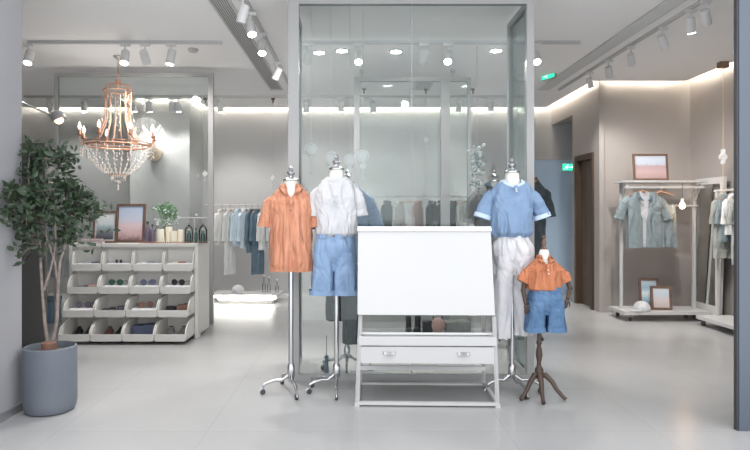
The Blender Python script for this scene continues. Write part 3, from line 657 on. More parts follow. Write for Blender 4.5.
# E mannequin inside the glass box behind B
YE = 5.03; xe = X(347, YE)
mannequin('dress form inside the glass box, hidden behind the white tee', (xe, YE, 0), 0, Z(186, YE), .16, .085, .85, [dg(a) for a in (180, 270, 0)], .2)
shirt('blue denim jacket inside the glass box beside the white board', 'jacket', (xe, YE, 0), 0, 'bluetee', hem=Z(262, YE), W=.185, D=.11, shoulder=.175, zs=Z(193, YE), zn=Z(186, YE), neck=.07, slen=.3, sspread=.075, srad=.062, collar='bluetrim', seed=3.4, name='denim_jacket', V=.05)
trousers('black trousers hanging below the blue shorts inside the glass box', 'trousers', (xe-.03, YE, 0), 0, 'black', Z(262, YE), Z(275, YE), Z(285, YE), .3, W=.15, D=.1, legr=.075, legspread=.07, hemr=.070, hemdx=.07, hems=(Z(320, YE), Z(343, YE)), seed=8.1)
# F, G dressed forms behind the glass box at right
YF = 6.0; xf = X(494, YF)
mannequin('dress form behind the glass box left of the blue henley top', (xf, YF, 0), 0, Z(184, YF), .16, .09, .8, [dg(a) for a in (180, 300, 60)], .2)
shirt('grey jacket on the form behind the blue henley top', 'jacket', (xf, YF, 0), 0, 'midgrey', hem=Z(255, YF), W=.20, D=.11, shoulder=.19, zs=Z(192, YF), zn=Z(184, YF), neck=.07, slen=.3, sspread=.06, srad=.062, collar='slate', seed=2.9, name='grey_jacket', V=.05)
YG = 6.35; xg = X(529, YG)
mannequin('dress form standing right behind the post of the glass box', (xg, YG, 0), 0, Z(178, YG), .16, .09, .8, [dg(a) for a in (180, 300, 60)], .18)
shirt('dark navy coat seen right of the blue henley top', 'coat', (xg, YG, 0), 0, 'darkjacket', hem=Z(262, YG), W=.17, D=.12, shoulder=.18, zs=Z(188, YG), zn=Z(179, YG), neck=.07, slen=.30, sspread=.04, srad=.060, collar='brownl', seed=6.1, name='navy_coat', V=.05)
trousers('dark trousers below the navy coat behind the glass box', 'trousers', (xg, YG, 0), 0, 'black', Z(262, YG), Z(270, YG), Z(280, YG), .15, W=.15, D=.1, legr=.072, legspread=.075, hemr=.06, hemdx=.075, seed=1.1)

# ------------------------------------------------------------------ drafting table
TY = 4.08; ang = dg(-1.5)
t = thing('drafting_table', 'white drafting table with upright blank board, drawer and open base', 'table', (X(427, TY), TY, 0), ang)
Hw = .475
for sg in (-1, 1):
    MB().tube([(sg*Hw, -.01, .018), (sg*(Hw-.022), .0, .612)], [.014, .014], 4).box((sg*Hw, -.01, .012), (.034, .034, .024)).build('leg', 'white', t)
    MB().tube([(sg*(Hw-.01), .44, .018), (sg*(Hw-.02), .42, 1.12)], [.014, .014], 4).box((sg*(Hw-.01), .44, .012), (.034, .034, .024)).build('leg', 'white', t)
    MB().bx(sg*(Hw-.005)-.012, sg*(Hw-.005)+.012, 0, .43, .02, .045).build('side_rail', 'white', t)
    MB().bx(sg*(Hw-.012)-.012, sg*(Hw-.012)+.012, 0, .43, .42, .45).build('side_rail', 'white', t)
MB().bx(-Hw, Hw, -.02, .008, .010, .032).build('front_stretcher', 'white', t)
MB().bx(-Hw, Hw, .43, .455, .010, .035).build('rear_stretcher', 'white', t)
MB().bx(-Hw+.01, Hw-.01, .01, .43, .014, .022).build('bottom_shelf', 'mesh', t)
MB().bx(-Hw+.005, Hw-.005, .40, .425, .14, .17).build('middle_stretcher', 'lampbody', t)
MB().bx(-Hw+.01, Hw-.01, -.022, .02, .415, .475, .004).build('apron', 'white', t)
MB().bx(-Hw+.02, Hw-.02, 0, .42, .30, .315).bx(-Hw+.02, -Hw+.035, 0, .42, .315, .415).bx(Hw-.035, Hw-.02, 0, .42, .315, .415).bx(-Hw+.035, Hw-.035, .405, .42, .315, .415).build('drawer_case', 'white', t)
dr = MB().bx(-Hw+.022, Hw-.022, -.012, .004, .292, .405, .004).bx(-Hw+.04, Hw-.04, .004, .38, .318, .326).build('drawer', 'white', t)
for px in (389, 463):
    x = X(px, TY)-X(427, TY)
    MB().rings([[(x+.042*math.cos(PI+PI*k/10)*s_, -.013-.022*(1 if i else 0)*1.0*math.sin(PI*k/10)-.001, .372+.016*math.sin(PI+PI*k/10)*0-.0+.0*k - i*.018) for k in range(11)] for i, s_ in ((0, 1), (1, 1))], True, True).build('handle', 'steel', dr, smooth=True)
MB().bx(-Hw+.02, Hw-.02, .028, .036, .48, .495).build('shelf_rail', 'lampbody', t)
# board: front bottom edge at y=314, top at y=226
zb, zt = Z(315, 4.05), Z(229, 4.20); yb, yt = -.03, .12
a_ = math.atan2(yt-yb, zt-zb); Lb = math.hypot(zt-zb, yt-yb)
def tilt(x, d, u): return (x, yb+(yt-yb)*u/Lb + d*math.cos(a_), zb+(zt-zb)*u/Lb - d*math.sin(a_))
def tbox(mb, x0, x1, d0, d1, u0, u1):
    return mb.rings([[tilt(x0, d0, u0), tilt(x1, d0, u0), tilt(x1, d1, u0), tilt(x0, d1, u0)], [tilt(x0, d0, u1), tilt(x1, d0, u1), tilt(x1, d1, u1), tilt(x0, d1, u1)]])
bw = .462
b = tbox(MB(), -bw-.010, bw-.008, 0, .022, 0, Lb).build('board', 'board', t)
tbox(tbox(MB(), -bw-.014, bw-.004, .002, .03, Lb, Lb+.02), -bw-.014, bw-.004, -.012, .0, Lb-.018, Lb+.006).build('top_ledge', 'lampbody', b)
for sg in (-1, 1):
    MB().tube([tilt(sg*(bw-.02), .022, Lb*.5), (sg*(bw-.02), .42, .75)], .008, 8).build('tilt_strut', 'steel', t)

# ------------------------------------------------------------------ potted tree
PY = 4.0; pxx = -2.045; PR = .165
t = thing('potted_tree', 'leafy dark green olive tree in a round blue-grey pot by the left pillar', 'plant', (pxx, PY, 0))
MB().lathe([(.120, 0), (PR*.90, .008), (PR*.965, .03), (PR, .07), (PR, .40), (PR*.985, .425), (PR*.93, .43), (PR*.90, .42), (PR*.90, .35)], n=48).build('pot', 'pot', t, smooth=True)
MB().lathe([(PR*.895, .36), (PR*.895, .385), (.08, .395), (.01, .40)], n=32).build('soil', 'soil', t, smooth=True)
MB().lathe([(.042, .38), (.05, .39), (.045, .42), (.048, .455), (.03, .46)], (.0, -.02, 0), 20).build('root_ball', 'brownl', t, smooth=True)
def lp(px, py, Y=PY): return Vector((X(px, Y)-pxx, Y-PY, Z(py, Y)))
stems = [
    [lp(48, 345), lp(45, 325), lp(43, 300), lp(41, 270), lp(40, 245), lp(36, 220, 3.97), lp(30, 195, 3.95), lp(28, 172, 3.95), lp(30, 148, 4.02)],
    [lp(52, 345), lp(57, 320), lp(58, 290), lp(60, 262), lp(67, 240, 4.05), lp(69, 215, 4.08), lp(66, 190, 4.1), lp(66, 165, 4.1), lp(63, 150, 4.1)],
    [lp(44, 290), lp(51, 268), lp(56, 245), lp(55, 220), lp(52, 195), lp(50, 175), lp(45, 158)],
    [lp(58, 285), lp(55, 262), lp(46, 235), lp(38, 212), lp(25, 200, 3.9), lp(15, 190, 3.8)]]
for st, r0 in zip(stems, (.012, .013, .009, .008)):
    n = len(st); MB().tube(st, [r0*(1-.75*i/(n-1)) for i in range(n)], 8).build('stem', 'bark', t, smooth=True)
random.seed(11)
clus = [(30, 150, 4.05, 18, 75), (45, 160, 4.05, 20, 90), (62, 158, 4.1, 18, 85), (60, 180, 4.1, 20, 90), (30, 178, 4.0, 22, 110), (42, 195, 3.95, 24, 140), (22, 205, 3.85, 24, 150), (12, 200, 3.75, 18, 80), (35, 215, 3.95, 24, 130), (50, 212, 4.0, 20, 95),
        (85, 195, 4.1, 18, 100), (98, 200, 4.1, 12, 55), (90, 212, 4.1, 18, 90), (75, 205, 4.1, 18, 80), (8, 225, 3.72, 14, 55), (20, 235, 3.85, 16, 45), (75, 230, 4.05, 18, 60), (66, 225, 4.05, 18, 60), (88, 235, 4.1, 12, 30), (28, 250, 3.95, 16, 30), (45, 238, 3.95, 16, 40), (60, 245, 4.0, 10, 16), (12, 255, 3.8, 10, 14)]
fo = MB(); tw = MB()
bmF = fo.bm
def leaf(p, d, L_, wd):
    d = d.normalized(); s_ = d.cross(Vector((random.uniform(-1, 1), random.uniform(-1, 1), random.uniform(-.2, 1)))).normalized()
    nrm = d.cross(s_); k = []
    mid = [p, p+d*L_*.35-nrm*L_*.02, p+d*L_*.7-nrm*L_*.04, p+d*L_-nrm*L_*.10]
    v0 = bmF.verts.new(mid[0]); v3 = bmF.verts.new(mid[3]); m1 = bmF.verts.new(mid[1]); m2 = bmF.verts.new(mid[2])
    for sg in (-1, 1):
        a = bmF.verts.new(mid[1]+s_*wd*.5*sg+nrm*wd*.12); b = bmF.verts.new(mid[2]+s_*wd*.42*sg+nrm*wd*.12)
        bmF.faces.new((v0, a, m1)); bmF.faces.new((m1, a, b, m2)); bmF.faces.new((m2, b, v3))
allst = [p for st in stems for p in st[3:]]
for (px, py, Y, rad, n) in clus:
    c = lp(px, py+3, Y); rr = rad*Y/600*.82
    src = min(allst, key=lambda q: (q-c).length)
    for k in range(max(3, n//14)):
        e = c+Vector((random.gauss(0, rr*.55), random.gauss(0, rr*.5), random.gauss(0, rr*.55)))
        wpos = e.x+pxx, e.y+PY
        if wpos[0] < -2.19 and wpos[1] < 4.05: e.x = -2.17-pxx
        mid = src.lerp(e, .5)+Vector((0, 0, .03)); tw.tube([src, mid, e], [.003, .002, .001], 5)
        for j in range(n//max(3, n//14)):
            u = random.random(); q = src.lerp(mid, u*2) if u < .5 and (e-src).length < .15 else mid.lerp(e, random.random())
            q = q+Vector((random.gauss(0, rr*.28), random.gauss(0, rr*.28), random.gauss(0, rr*.28)))
            dd = Vector((random.gauss(0, 1), random.gauss(0, 1), random.gauss(.15, .8)))
            L_ = random.uniform(.040, .066)
            ex = (q+dd.normalized()*L_).x+pxx
            if min(q.x+pxx, ex) < -2.225 and q.y+PY < 4.07: q.x += (-2.225-min(q.x+pxx, ex))
            leaf(q, dd, L_, L_*random.uniform(.36, .50))
fo.build('foliage', 'leaf', t); tw.build('twigs', 'bark', t)

# ------------------------------------------------------------------ display cabinet with bins
CX0, CX1 = -3.02, -1.68; CY0 = 6.42
t = thing('display_cabinet', 'cream display cabinet with sixteen open bins under the chandelier', 'cabinet', ((CX0+CX1)/2, CY0, 0)); ox = (CX0+CX1)/2
L2 = lambda x: x-ox
cb = MB().bx(L2(CX0), L2(CX1), .0, .40, .03, .965).build('carcass', 'cream', t)
MB().bx(L2(CX0)-.02, L2(CX1)+.0, -.10, .42, .965, 1.0, .004).build('counter_top', 'cream', t)
MB().bx(L2(CX1)-.03, L2(CX1)+.005, -.10, 0, .0, .965).build('side_panel', 'cream', t); MB().bx(L2(CX0)-.01, L2(CX0)+.02, -.10, 0, .0, .965).build('side_panel', 'cream', t)
MB().bx(L2(CX0)+.03, L2(CX1)-.03, -.03, .38, 0, .03).build('plinth', 'mesh', t)
rows = [(6.27, .715, .215), (6.18, .488, .19), (6.09, .262, .19), (6.0, .035, .19)]
bwid = (CX1-CX0-.06)/4; BINS = {}
bproto = None
for ri, (fy, z, hh) in enumerate(rows):
    for ci in range(4):
        xc_ = CX0+.03+bwid*(ci+.5); x0 = -bwid/2+.003; x1 = bwid/2-.003; dep = CY0-fy
        root = MB()
        yf = 0.0
        root.bx(x0, x1, yf, dep, 0, .010).bx(x0+.011, x1-.011, yf, yf+.012, .01, .070).bx(x0+.011, x1-.011, dep-.01, dep, .01, hh)
        poly = [(yf, 0), (yf, .075)] + [(yf+.008+dep*.62*(1-math.cos(PI/2*k/6))*.95, .075+(hh-.075)*math.sin(PI/2*k/6)) for k in range(1, 7)] + [(dep, hh), (dep, 0)]
        root.prismx(poly, x0, x0+.011); root.prismx(poly, x1-.011, x1)
        o = root.build('open_bin', 'cream', t, (xc_-ox, fy-CY0, z))
        BINS[(ri, ci)] = (xc_, fy, z+.010, dep)
rn = ['top row', 'second row', 'third row', 'bottom row']; cn = ['first', 'second', 'third', 'fourth']
def pad(ri, ci):
    x, y, z, dep = BINS[(ri, ci)]
    o = MB().rings([sring(0, 0, 0, bwid*.42, dep*.38, 24, 5), sring(0, 0, .05, bwid*.44, dep*.41, 24, 5), sring(0, 0, .068, bwid*.40, dep*.36, 24, 5)]).build('display_cushion', 'pad', None, (x, y+dep*.5, z), smooth=True)
    tag(o, f'pale display cushion in the {cn[ci]} bin of the {rn[ri]}', 'cushion', None); return x, y+dep*.5, z+.068
def glasses(x, y, z, m, label, rz=0):
    t = thing('sunglasses', label, 'sunglasses', (x, y-.02, z+.004), rz); t.scale = (1.25, 1.25, 1.25)
    for sg in (-1, 1):
        MB().tube([(sg*.034, -.012, .024), (sg*.034, -.005, .024)], [.026, .026], 18).build('lens', m, t, smooth=True)
        MB().tube([(sg*.060, -.006, .032), (sg*.062, .06, .030), (sg*.058, .10, .012)], .0028, 6).build('temple', m, t)
    MB().tube([(-.010, -.009, .030), (0, -.009, .034), (.010, -.009, .030)], .003, 6).build('bridge', m, t)
def bracelet(x, y, z, m, label, R=.035, rz=0):
    mb = MB()
    for k in range(16): mb.ball((R*math.cos(k*PI/8), R*math.sin(k*PI/8), .007), .0068, seg=6)
    tag(mb.build('beaded_bracelet', m, None, (x, y, z), smooth=True), label, 'bracelet')
def wallet(x, y, z, m, label, rz=.3, s=(.11, .08, .022)):
    t = thing('leather_wallet', label, 'wallet', (x, y, z), rz); t.scale = (1.2, 1.2, 2.4)
    MB().box((0, 0, s[2]/2), s, None, .005).build('body', m, t); MB().box((s[0]*.22, 0, s[2]+.001), (s[0]*.4, s[1]*.9, .004), None, .001).build('flap', m, t)
def belt(x, y, z, m, label):
    t = thing('rolled_belt', label, 'belt', (x, y, z)); t.scale = (1, 1, 2.3); pts = [(math.cos(a)*(.012+.0035*a), math.sin(a)*(.012+.0035*a), .018) for a in [i*.35 for i in range(40)]]
    mb = MB(); mb.rings([[(p[0]*k, p[1]*k, zz_) for k, zz_ in ((1, 0), (1.06, 0), (1.06, .034), (1, .034))] for p in pts]); mb.build('strap', m, t)
    MB().box((.065, .01, .02), (.012, .03, .036), None, .002).build('buckle', 'chrome', t)
def shoe(x, y, z, m, label, rz=0, s=1.0, grp=None):
    t = thing('shoe', label, 'shoe', (x, y, z), rz, grp)
    R = []
    for u, hw, h, lift in [(0, .012, .03, .0), (.08, .030, .052, 0), (.25, .034, .085, 0), (.38, .034, .085, 0), (.5, .034, .062, 0), (.65, .040, .045, 0), (.85, .036, .034, 0), (.97, .020, .024, 0), (1, .008, .015, 0)]:
        yy = .12*s-.24*s*u
        R.append([(hw*s*math.cos(a), yy, .012*s+max(0, h*s)*(.5+.5*math.sin(a))) for a in [2*PI*k/14 for k in range(14)]])
    MB().rings(R).build('upper', m, t, smooth=True)
    MB().rings([[(hw*s*math.cos(2*PI*k/20), .125*s*math.sin(2*PI*k/20), zz_) for k in range(20)] for hw, zz_ in ((.040, 0), (.041, .012*s), (.039, .016*s))]).build('sole', 'dark' if m != 'shoe' else 'mesh', t, smooth=True)
    MB().lathe([(.024*s, 0), (.026*s, .004), (.020*s, .006)], (0, .055*s, .095*s), 14).build('opening', 'dark', t)
# contents
for (ri, ci) in [(0, 0), (0, 1), (0, 2), (0, 3), (1, 1), (1, 2), (1, 3), (2, 0), (2, 2)]:
    x, y, z = pad(ri, ci)
    k = (ri, ci)
    if k == (0, 0): bracelet(x-.03, y, z, 'steel', 'grey bead bracelet on the first cushion of the top row'); bracelet(x+.06, y-.01, z, 'navy', 'dark bead bracelet on the first cushion of the top row', .028)
    if k == (0, 1):
        for sg, sd_ in ((-1, 'left'), (1, 'right')):
            tag(MB().ball((x+sg*.022, y-.02, z+.020), .016, (1, .6, 1.25), 12).build('black_bauble', 'shoe', smooth=True), f'small black bauble, {sd_} of the pair in the second top bin', 'ornament')
    if k == (0, 2): bracelet(x+.01, y, z, 'steel', 'silver bead bracelet in the third bin of the top row', .04); bracelet(x-.06, y, z, 'pad', 'pale bead bracelet in the third bin of the top row', .025)
    if k == (0, 3): bracelet(x+.02, y, z, 'beads', 'brown bead bracelet in the last bin of the top row', .035); bracelet(x-.05, y, z, 'candle', 'cream bead bracelet in the last bin of the top row', .028)
    if k == (1, 1): glasses(x, y-.02, z, 'greenb', 'green sunglasses in the second bin of the second row')
    if k == (1, 2): glasses(x+.01, y-.02, z, 'navy', 'navy sunglasses in the third bin of the second row', .3)
    if k == (1, 3): glasses(x+.01, y-.02, z, 'shoe', 'black sunglasses in the last bin of the second row', -.2)
    if k == (2, 0): glasses(x, y-.02, z, 'purple', 'purple sunglasses in the first bin of the third row', .2)
    if k == (2, 2): glasses(x, y-.02, z, 'brownl', 'brown sunglasses in the third bin of the third row', .5)
def inbin(ri, ci, dx=0, dy=.5): x, y, z, dep = BINS[(ri, ci)]; return x+dx, y+dep*dy, z
wallet(*inbin(1, 0, -.04), 'navy', 'navy wallet in the first bin of the second row', .4); wallet(*inbin(1, 0, .08), 'pink', 'pink wallet in the first bin of the second row', -.2, (.09, .07, .03))
wallet(*inbin(2, 1, -.07), 'shoe', 'black wallet in the second bin of the third row', .5); belt(*inbin(2, 1, .06), 'purple', 'dark rolled belt in the second bin of the third row')
belt(*inbin(2, 3, -.07), 'shoe', 'black rolled belt in the last bin of the third row'); wallet(*inbin(2, 3, .06), 'brownl', 'brown wallet in the last bin of the third row', .2, (.10, .07, .04))
shoe(*inbin(3, 0, -.06), 'shoe', 'black shoe on the left in the first bottom bin', .1, .9); shoe(*inbin(3, 0, .05), 'shoe', 'black shoe on the right in the first bottom bin', -.1, .9)
shoe(*inbin(3, 1, -.06), 'brownl', 'brown shoe on the left in the second bottom bin', .1, .9); shoe(*inbin(3, 1, .05), 'shoe', 'black shoe on the right in the second bottom bin', -.1, .9)
wallet(*inbin(3, 2, 0), 'navy', 'long navy clutch in the third bottom bin', .05, (.20, .09, .05))
shoe(*inbin(3, 3, -.06), 'midgrey', 'grey shoe on the left in the last bottom bin', .15, .95); shoe(*inbin(3, 3, .06), 'midgrey', 'grey shoe on the right in the last bottom bin', -.1, .95)

# counter top items
CT = 1.0
def picture(name, label, px0, px1, py0, py1, Y, art, fw=.022, lean=.12, frame='framewood', z0=None, rz=0, roll=0, mount=None):
    w_, h_ = (px1-px0)*Y/600, (py1-py0)*Y/600; zb_ = z0 if z0 is not None else Z(py1, Y)
    t = thing(name, label, 'picture frame', (X((px0+px1)/2, Y), Y, zb_+.002), rz)
    t.rotation_euler = (-lean, roll, rz)
    MB().bx(-w_/2, w_/2, 0, .02, 0, fw).bx(-w_/2, w_/2, 0, .02, h_-fw, h_).bx(-w_/2, -w_/2+fw, 0, .02, fw, h_-fw).bx(w_/2-fw, w_/2, 0, .02, fw, h_-fw).build('frame', frame, t)
    if mount:
        MB().bx(-w_/2+fw, w_/2-fw, .010, .014, fw, h_-fw).build('mount', 'board', t); g = .018
        MB().bx(-w_/2+fw+g, w_/2-fw-g, .008, .0095, fw+g, h_-fw-g).build('picture', art, t)
    else: MB().bx(-w_/2+fw, w_/2-fw, .008, .012, fw, h_-fw).build('picture', art, t)
    MB().box((0, .09, h_*.32), (.04, .006, h_*.66), (.38, 0, 0)).build('easel_back', 'framewood', t)
    return t
picture('picture_frame', 'large framed pastel sky picture standing on the cabinet', 115, 144, 203, 242, 6.50, 'art_sky', .026, .12, z0=CT)
picture('picture_frame', 'smaller framed hill picture at the left of the cabinet top', 92, 116, 210, 242, 6.42, 'art_hill', .020, .12, z0=CT, mount=True)
def gx(px, Y=6.45): return X(px, Y)
for i, (px, w_, h_, lb) in enumerate([(162, .040, .15, 'leftmost tall cream pillar candle on the cabinet'), (169, .036, .175, 'tallest cream pillar candle in the middle of the group'), (175, .038, .13, 'shorter cream pillar candle right of the tallest one'), (181, .034, .145, 'rightmost cream pillar candle beside the cloche')]):
    t = thing('pillar_candle', lb, 'candle', (gx(px), 6.40+.05*(i % 2), CT))
    MB().lathe([(w_*.98, 0), (w_, .01), (w_, h_-.01), (w_*.93, h_), (w_*.6, h_-.006)], n=24).build('wax', 'candle', t, smooth=True); MB().tube([(0, 0, h_-.01), (.002, 0, h_+.012)], .0018, 5).build('wick', 'dark', t)
def bottle(px, h, r, m, lb, Y=6.45, cap='dark'):
    t = thing('bottle', lb, 'bottle', (gx(px, Y), Y, CT))
    MB().lathe([(r*.9, 0), (r, .008), (r, h*.58), (r*.8, h*.68), (r*.35, h*.76), (r*.35, h*.92)], n=20).build('bottle_body', m, t, smooth=True)
    MB().lathe([(r*.42, h*.90), (r*.42, h), (r*.2, h*1.01)], n=14).build('stopper', cap, t, smooth=True)
bottle(147.5, .23, .032, 'purple', 'dark purple bottle beside the large picture frame'); bottle(152.5, .20, .026, 'purple', 'slimmer dark bottle right of the purple one', 6.38)
bottle(157.5, .21, .034, 'clear', 'clear glass bottle just left of the candles', 6.46, 'pad')
def cloche(px, r, h, inside, lb, Y=6.45):
    t = thing('glass_cloche', lb, 'cloche', (gx(px, Y), Y, CT))
    MB().lathe([(r*1.1, 0), (r*1.12, .012), (r*1.0, .016)], n=24).build('base', 'framewood', t, smooth=True)
    MB().lathe([(r, .016), (r, h*.6)] + [(r*math.cos(a), h*.6+h*.35*math.sin(a)) for a in (.3, .6, .9, 1.2, 1.45)], n=24).build('dome', 'clear', t, smooth=True); MB().ball((0, 0, h*.98), .012).build('knob', 'clear', t, smooth=True)
    b = thing('small_bottle', inside, 'bottle', (gx(px, Y), Y, CT+.016)); q = .024
    MB().lathe([(q, 0), (q*1.1, .01), (q, h*.35), (q*.35, h*.48), (q*.3, h*.6)], n=16).build('bottle_body', 'greenb', b, smooth=True); MB().lathe([(q*.4, h*.6), (q*.4, h*.66)], n=10).build('stopper', 'pad', b)
cloche(189, .045, .20, 'dark green bottle under the left cloche', 'glass cloche standing right of the candles')
cloche(203, .045, .20, 'dark green bottle under the right cloche', 'glass cloche at the right end of the cabinet top')
bottle(196, .16, .018, 'greenb', 'slim green bottle between the two cloches', 6.42)
t = thing('jewellery_stand', 'thin white wire jewellery stand at the right end of the cabinet', 'stand', (gx(194, 6.6), 6.62, CT))
MB().tube([(-.15, 0, .27), (.15, 0, .27)], .006, 8).ball((.02, 0, .30), .016).build('bar', 'white', t); MB().tube([(0, 0, 0), (0, 0, .27)], .006, 8).build('rod', 'white', t); MB().lathe([(.06, 0), (.06, .01)], n=20).build('foot', 'white', t)
for i in range(6): MB().tube([(-.13+.052*i, 0, .268), (-.125+.052*i, -.006, .20-.02*(i % 3)), (-.118+.052*i, 0, .268)], .002, 5).build('chain', 'steel', t)
o = MB()
for k in range(22): o.ball((gx(140, 6.33)+k*.0222, 6.335, CT+.0095), .0095, seg=8)
tag(o.build('bead_garland', 'beads', smooth=True), 'string of red-brown beads along the front of the cabinet top', 'beads')
for i, (m, z, lb, w_) in enumerate([('redbook', 0, 'red clothbound book, lower of the two left of the frames', .24), ('beads', .026, 'brown book lying on the red one', .21)]):
    t = thing('book', lb, 'book', (gx(97, 6.38)-.04, 6.36, CT+z), .08*i); MB().bx(-w_/2, w_/2, -.035, .035, 0, .003).bx(-w_/2, w_/2, -.035, .035, .022, .025).bx(-w_/2, -w_/2+.003, -.035, .035, .003, .022).build('cover', m, t)
    MB().bx(-w_/2+.004, w_/2-.004, -.032, .034, .003, .022).build('pages', 'pad', t)
# counter plant
t = thing('potted_fern', 'bright green leafy plant with pale flowers behind the candles', 'plant', (gx(166, 6.62), 6.62, CT))
MB().lathe([(.045, 0), (.06, .02), (.065, .10), (.05, .14), (.045, .14)], n=20).build('vase', 'clear', t, smooth=True)
fo = MB(); bmF = fo.bm; sm = MB(); fl = MB(); random.seed(5)
for k in range(26):
    a = random.uniform(0, 2*PI); R_ = random.uniform(.02, .15); h = random.uniform(.22, .42)
    tip = Vector((R_*math.cos(a)*1.0, R_*.6*math.sin(a), h)); sm.tube([(0, 0, .02), (tip.x*.4, tip.y*.4, h*.6), tip], .002, 5)
    if k % 3 and h > .28:
        for j in range(9): leaf(tip+Vector((random.gauss(0, .02), random.gauss(0, .02), random.gauss(0, .02))), Vector((random.gauss(0, 1), random.gauss(0, 1), random.gauss(.2, .8))), .045, .022)
    else:
        for j in range(7): fl.ball(tip+Vector((random.gauss(0, .02), random.gauss(0, .02), random.gauss(-.02, .02))), .009, seg=6)
fo.build('foliage', 'leaf2', t); sm.build('stalks', 'leaf2', t); fl.build('flowers', 'flower', t, smooth=True)

# ------------------------------------------------------------------ chandelier
HY = 6.68; hx = X(118, HY); hz = lambda py: Z(py, HY)
t = thing('chandelier', 'large copper chandelier with candle bulbs and hanging crystals', 'chandelier', (hx, HY, CEIL)); zc = lambda py: hz(py)-CEIL
MB().lathe([(.05, 0), (.05, -.012), (.02, -.03), (.006, -.034)], n=20).build('canopy', 'steel', t, smooth=True)
MB().tube([(0, 0, -.03), (0, 0, zc(82))], .006, 8).build('stem', 'copper', t)
MB().ball((0, 0, zc(81)), .028, (1, 1, .8)).ball((0, 0, zc(84)), .018).build('finial', 'copper', t, smooth=True)
Rt = 14*HY/600
cr = MB().torus((0, 0, zc(91)), Rt, .007, 32, 8)
for k in range(6):
    a = k*PI/3; cr.tube([(Rt*math.cos(a), Rt*math.sin(a), zc(91)), (Rt*.85*math.cos(a), Rt*.85*math.sin(a), zc(85.5)), (.01, 0, zc(83))], .005, 6)
cr.build('crown_ring', 'copper', t, smooth=True)
Rm = 34*HY/600
MB().torus((0, 0, zc(146)), Rm*.92, .011, 48, 8).torus((0, 0, zc(143)), Rm*.92, .006, 48, 6).build('main_ring', 'copper', t, smooth=True)
for k in range(8):
    a = k*PI/4+.2; c, s_ = math.cos(a), math.sin(a); r1 = Rt*.9
    MB().tube([(r1*c, r1*s_, zc(92)), (r1*.95*c, r1*.95*s_, zc(120)), (Rm*.55*c, Rm*.55*s_, zc(138)), (Rm*.90*c, Rm*.90*s_, zc(146))], .006, 6).build('rod', 'copper', t, smooth=True)
for k in range(8):
    a = k*PI/4-.1; c, s_ = math.cos(a), math.sin(a)
    arm = MB().tube([(Rm*.9*c, Rm*.9*s_, zc(146)), (Rm*1.0*c, Rm*1.0*s_, zc(147)), (Rm*1.06*c, Rm*1.06*s_, zc(143)), (Rm*1.06*c, Rm*1.06*s_, zc(138))], .006, 8).lathe([(.008, 0), (.032, .012), (.034, .02), (.015, .02), (.015, .07), (.010, .072)], (Rm*1.06*c, Rm*1.06*s_, zc(139)), 14).build('candle_arm', 'copper', t, smooth=True)
    MB().lathe([(.010, 0), (.018, .02), (.019, .035), (.010, .065), (.001, .085)], (Rm*1.06*c, Rm*1.06*s_, zc(132.5)), 12).build('bulb', 'candlebulb', arm, smooth=True)
def drops(pts, r):
    mb = MB()
    for i, p in enumerate(pts): bmesh.ops.create_icosphere(mb.bm, subdivisions=1, radius=1, matrix=Matrix.Translation(p) @ Matrix.Diagonal((r, r, r*1.5, 1)))
    mb.tube(pts, r*.12, 4)
    return mb
for k in range(24):                            # strands swagging from the ring to the bottom basket
    a = k*2*PI/24; c, s_ = math.cos(a), math.sin(a); pts = []
    for i in range(7):
        u = i/6; rr = Rm*.95*(1-u)+Rm*.22*u; z = zc(148)+(zc(176)-zc(148))*(u**.8) - .03*math.sin(PI*u)
        pts.append((rr*c, rr*s_, z))
    drops(pts, .0105).build('crystal_strand', 'crystal', t)
for k in range(20):
    a = k*2*PI/20+.1; c, s_ = math.cos(a), math.sin(a)
    drops([(Rm*c, Rm*s_, zc(150)), (Rm*c, Rm*s_, zc(153)), (Rm*c, Rm*s_, zc(157))], .010).build('crystal_drop', 'crystal', t)
for k in range(10):
    a = k*2*PI/10; c, s_ = math.cos(a), math.sin(a)
    drops([(Rt*.7*c*(1+i*.2), Rt*.7*s_*(1+i*.2), zc(96+i*8)) for i in range(5)], .008).build('crystal_strand', 'crystal', t)
MB().torus((0, 0, zc(175)), Rm*.24, .006, 24, 6).build('basket_ring', 'copper', t)
drops([(Rm*.2*math.cos(k), Rm*.2*math.sin(k), zc(178+2*(k % 3))) for k in range(12)]+[(0, 0, zc(186)), (0, 0, zc(183)), (0, 0, zc(189))], .014).build('crystal_basket', 'crystal', t)

ld = bpy.data.lights.new('chandelier_glow', 'POINT'); ld.energy = 9; ld.color = (1, .93, .86); ld.shadow_soft_size = .25
lo = bpy.data.objects.new('chandelier_glow', ld); COL.objects.link(lo); lo.parent = t; lo.location = (0, 0, zc(125))
# swing lamp at left
QY = 5.5
t = thing('swing_arm_lamp', 'grey swing-arm lamp with a glowing bulb at upper left', 'lamp', (X(6, QY), QY, 0)); q = lambda px, py: (X(px, QY)-X(6, QY), 0, Z(py, QY))
MB().lathe([(.15, 0), (.15, .02), (.02, .03)], n=28).build('base', 'steel', t, smooth=True)
MB().tube([(0, 0, .02), (0, 0, Z(97, QY))], .012, 10).build('pole', 'steel', t); MB().tube([q(6, 98), q(24, 103), q(50, 115)], .007, 8).build('arm', 'steel', t); MB().ball(q(50, 115), .018).build('joint', 'steel', t, smooth=True)
h0, h1 = Vector(q(51, 115)), Vector(q(60, 120)); dd = (h1-h0).normalized()
hd = MB().tube([Vector(q(50, 114)), Vector(q(52, 114.5)), Vector(q(55, 115.5)), Vector(q(59, 118)), Vector(q(60, 120))], [.012, .035, .06, .068, .066], 20, True).build('shade', 'greyframe', t, smooth=True)
MB().ball(Vector(q(60, 120.5))+Vector((0, -.02, 0)), .040, (1, .8, .9)).build('bulb', 'bulb', t, smooth=True)

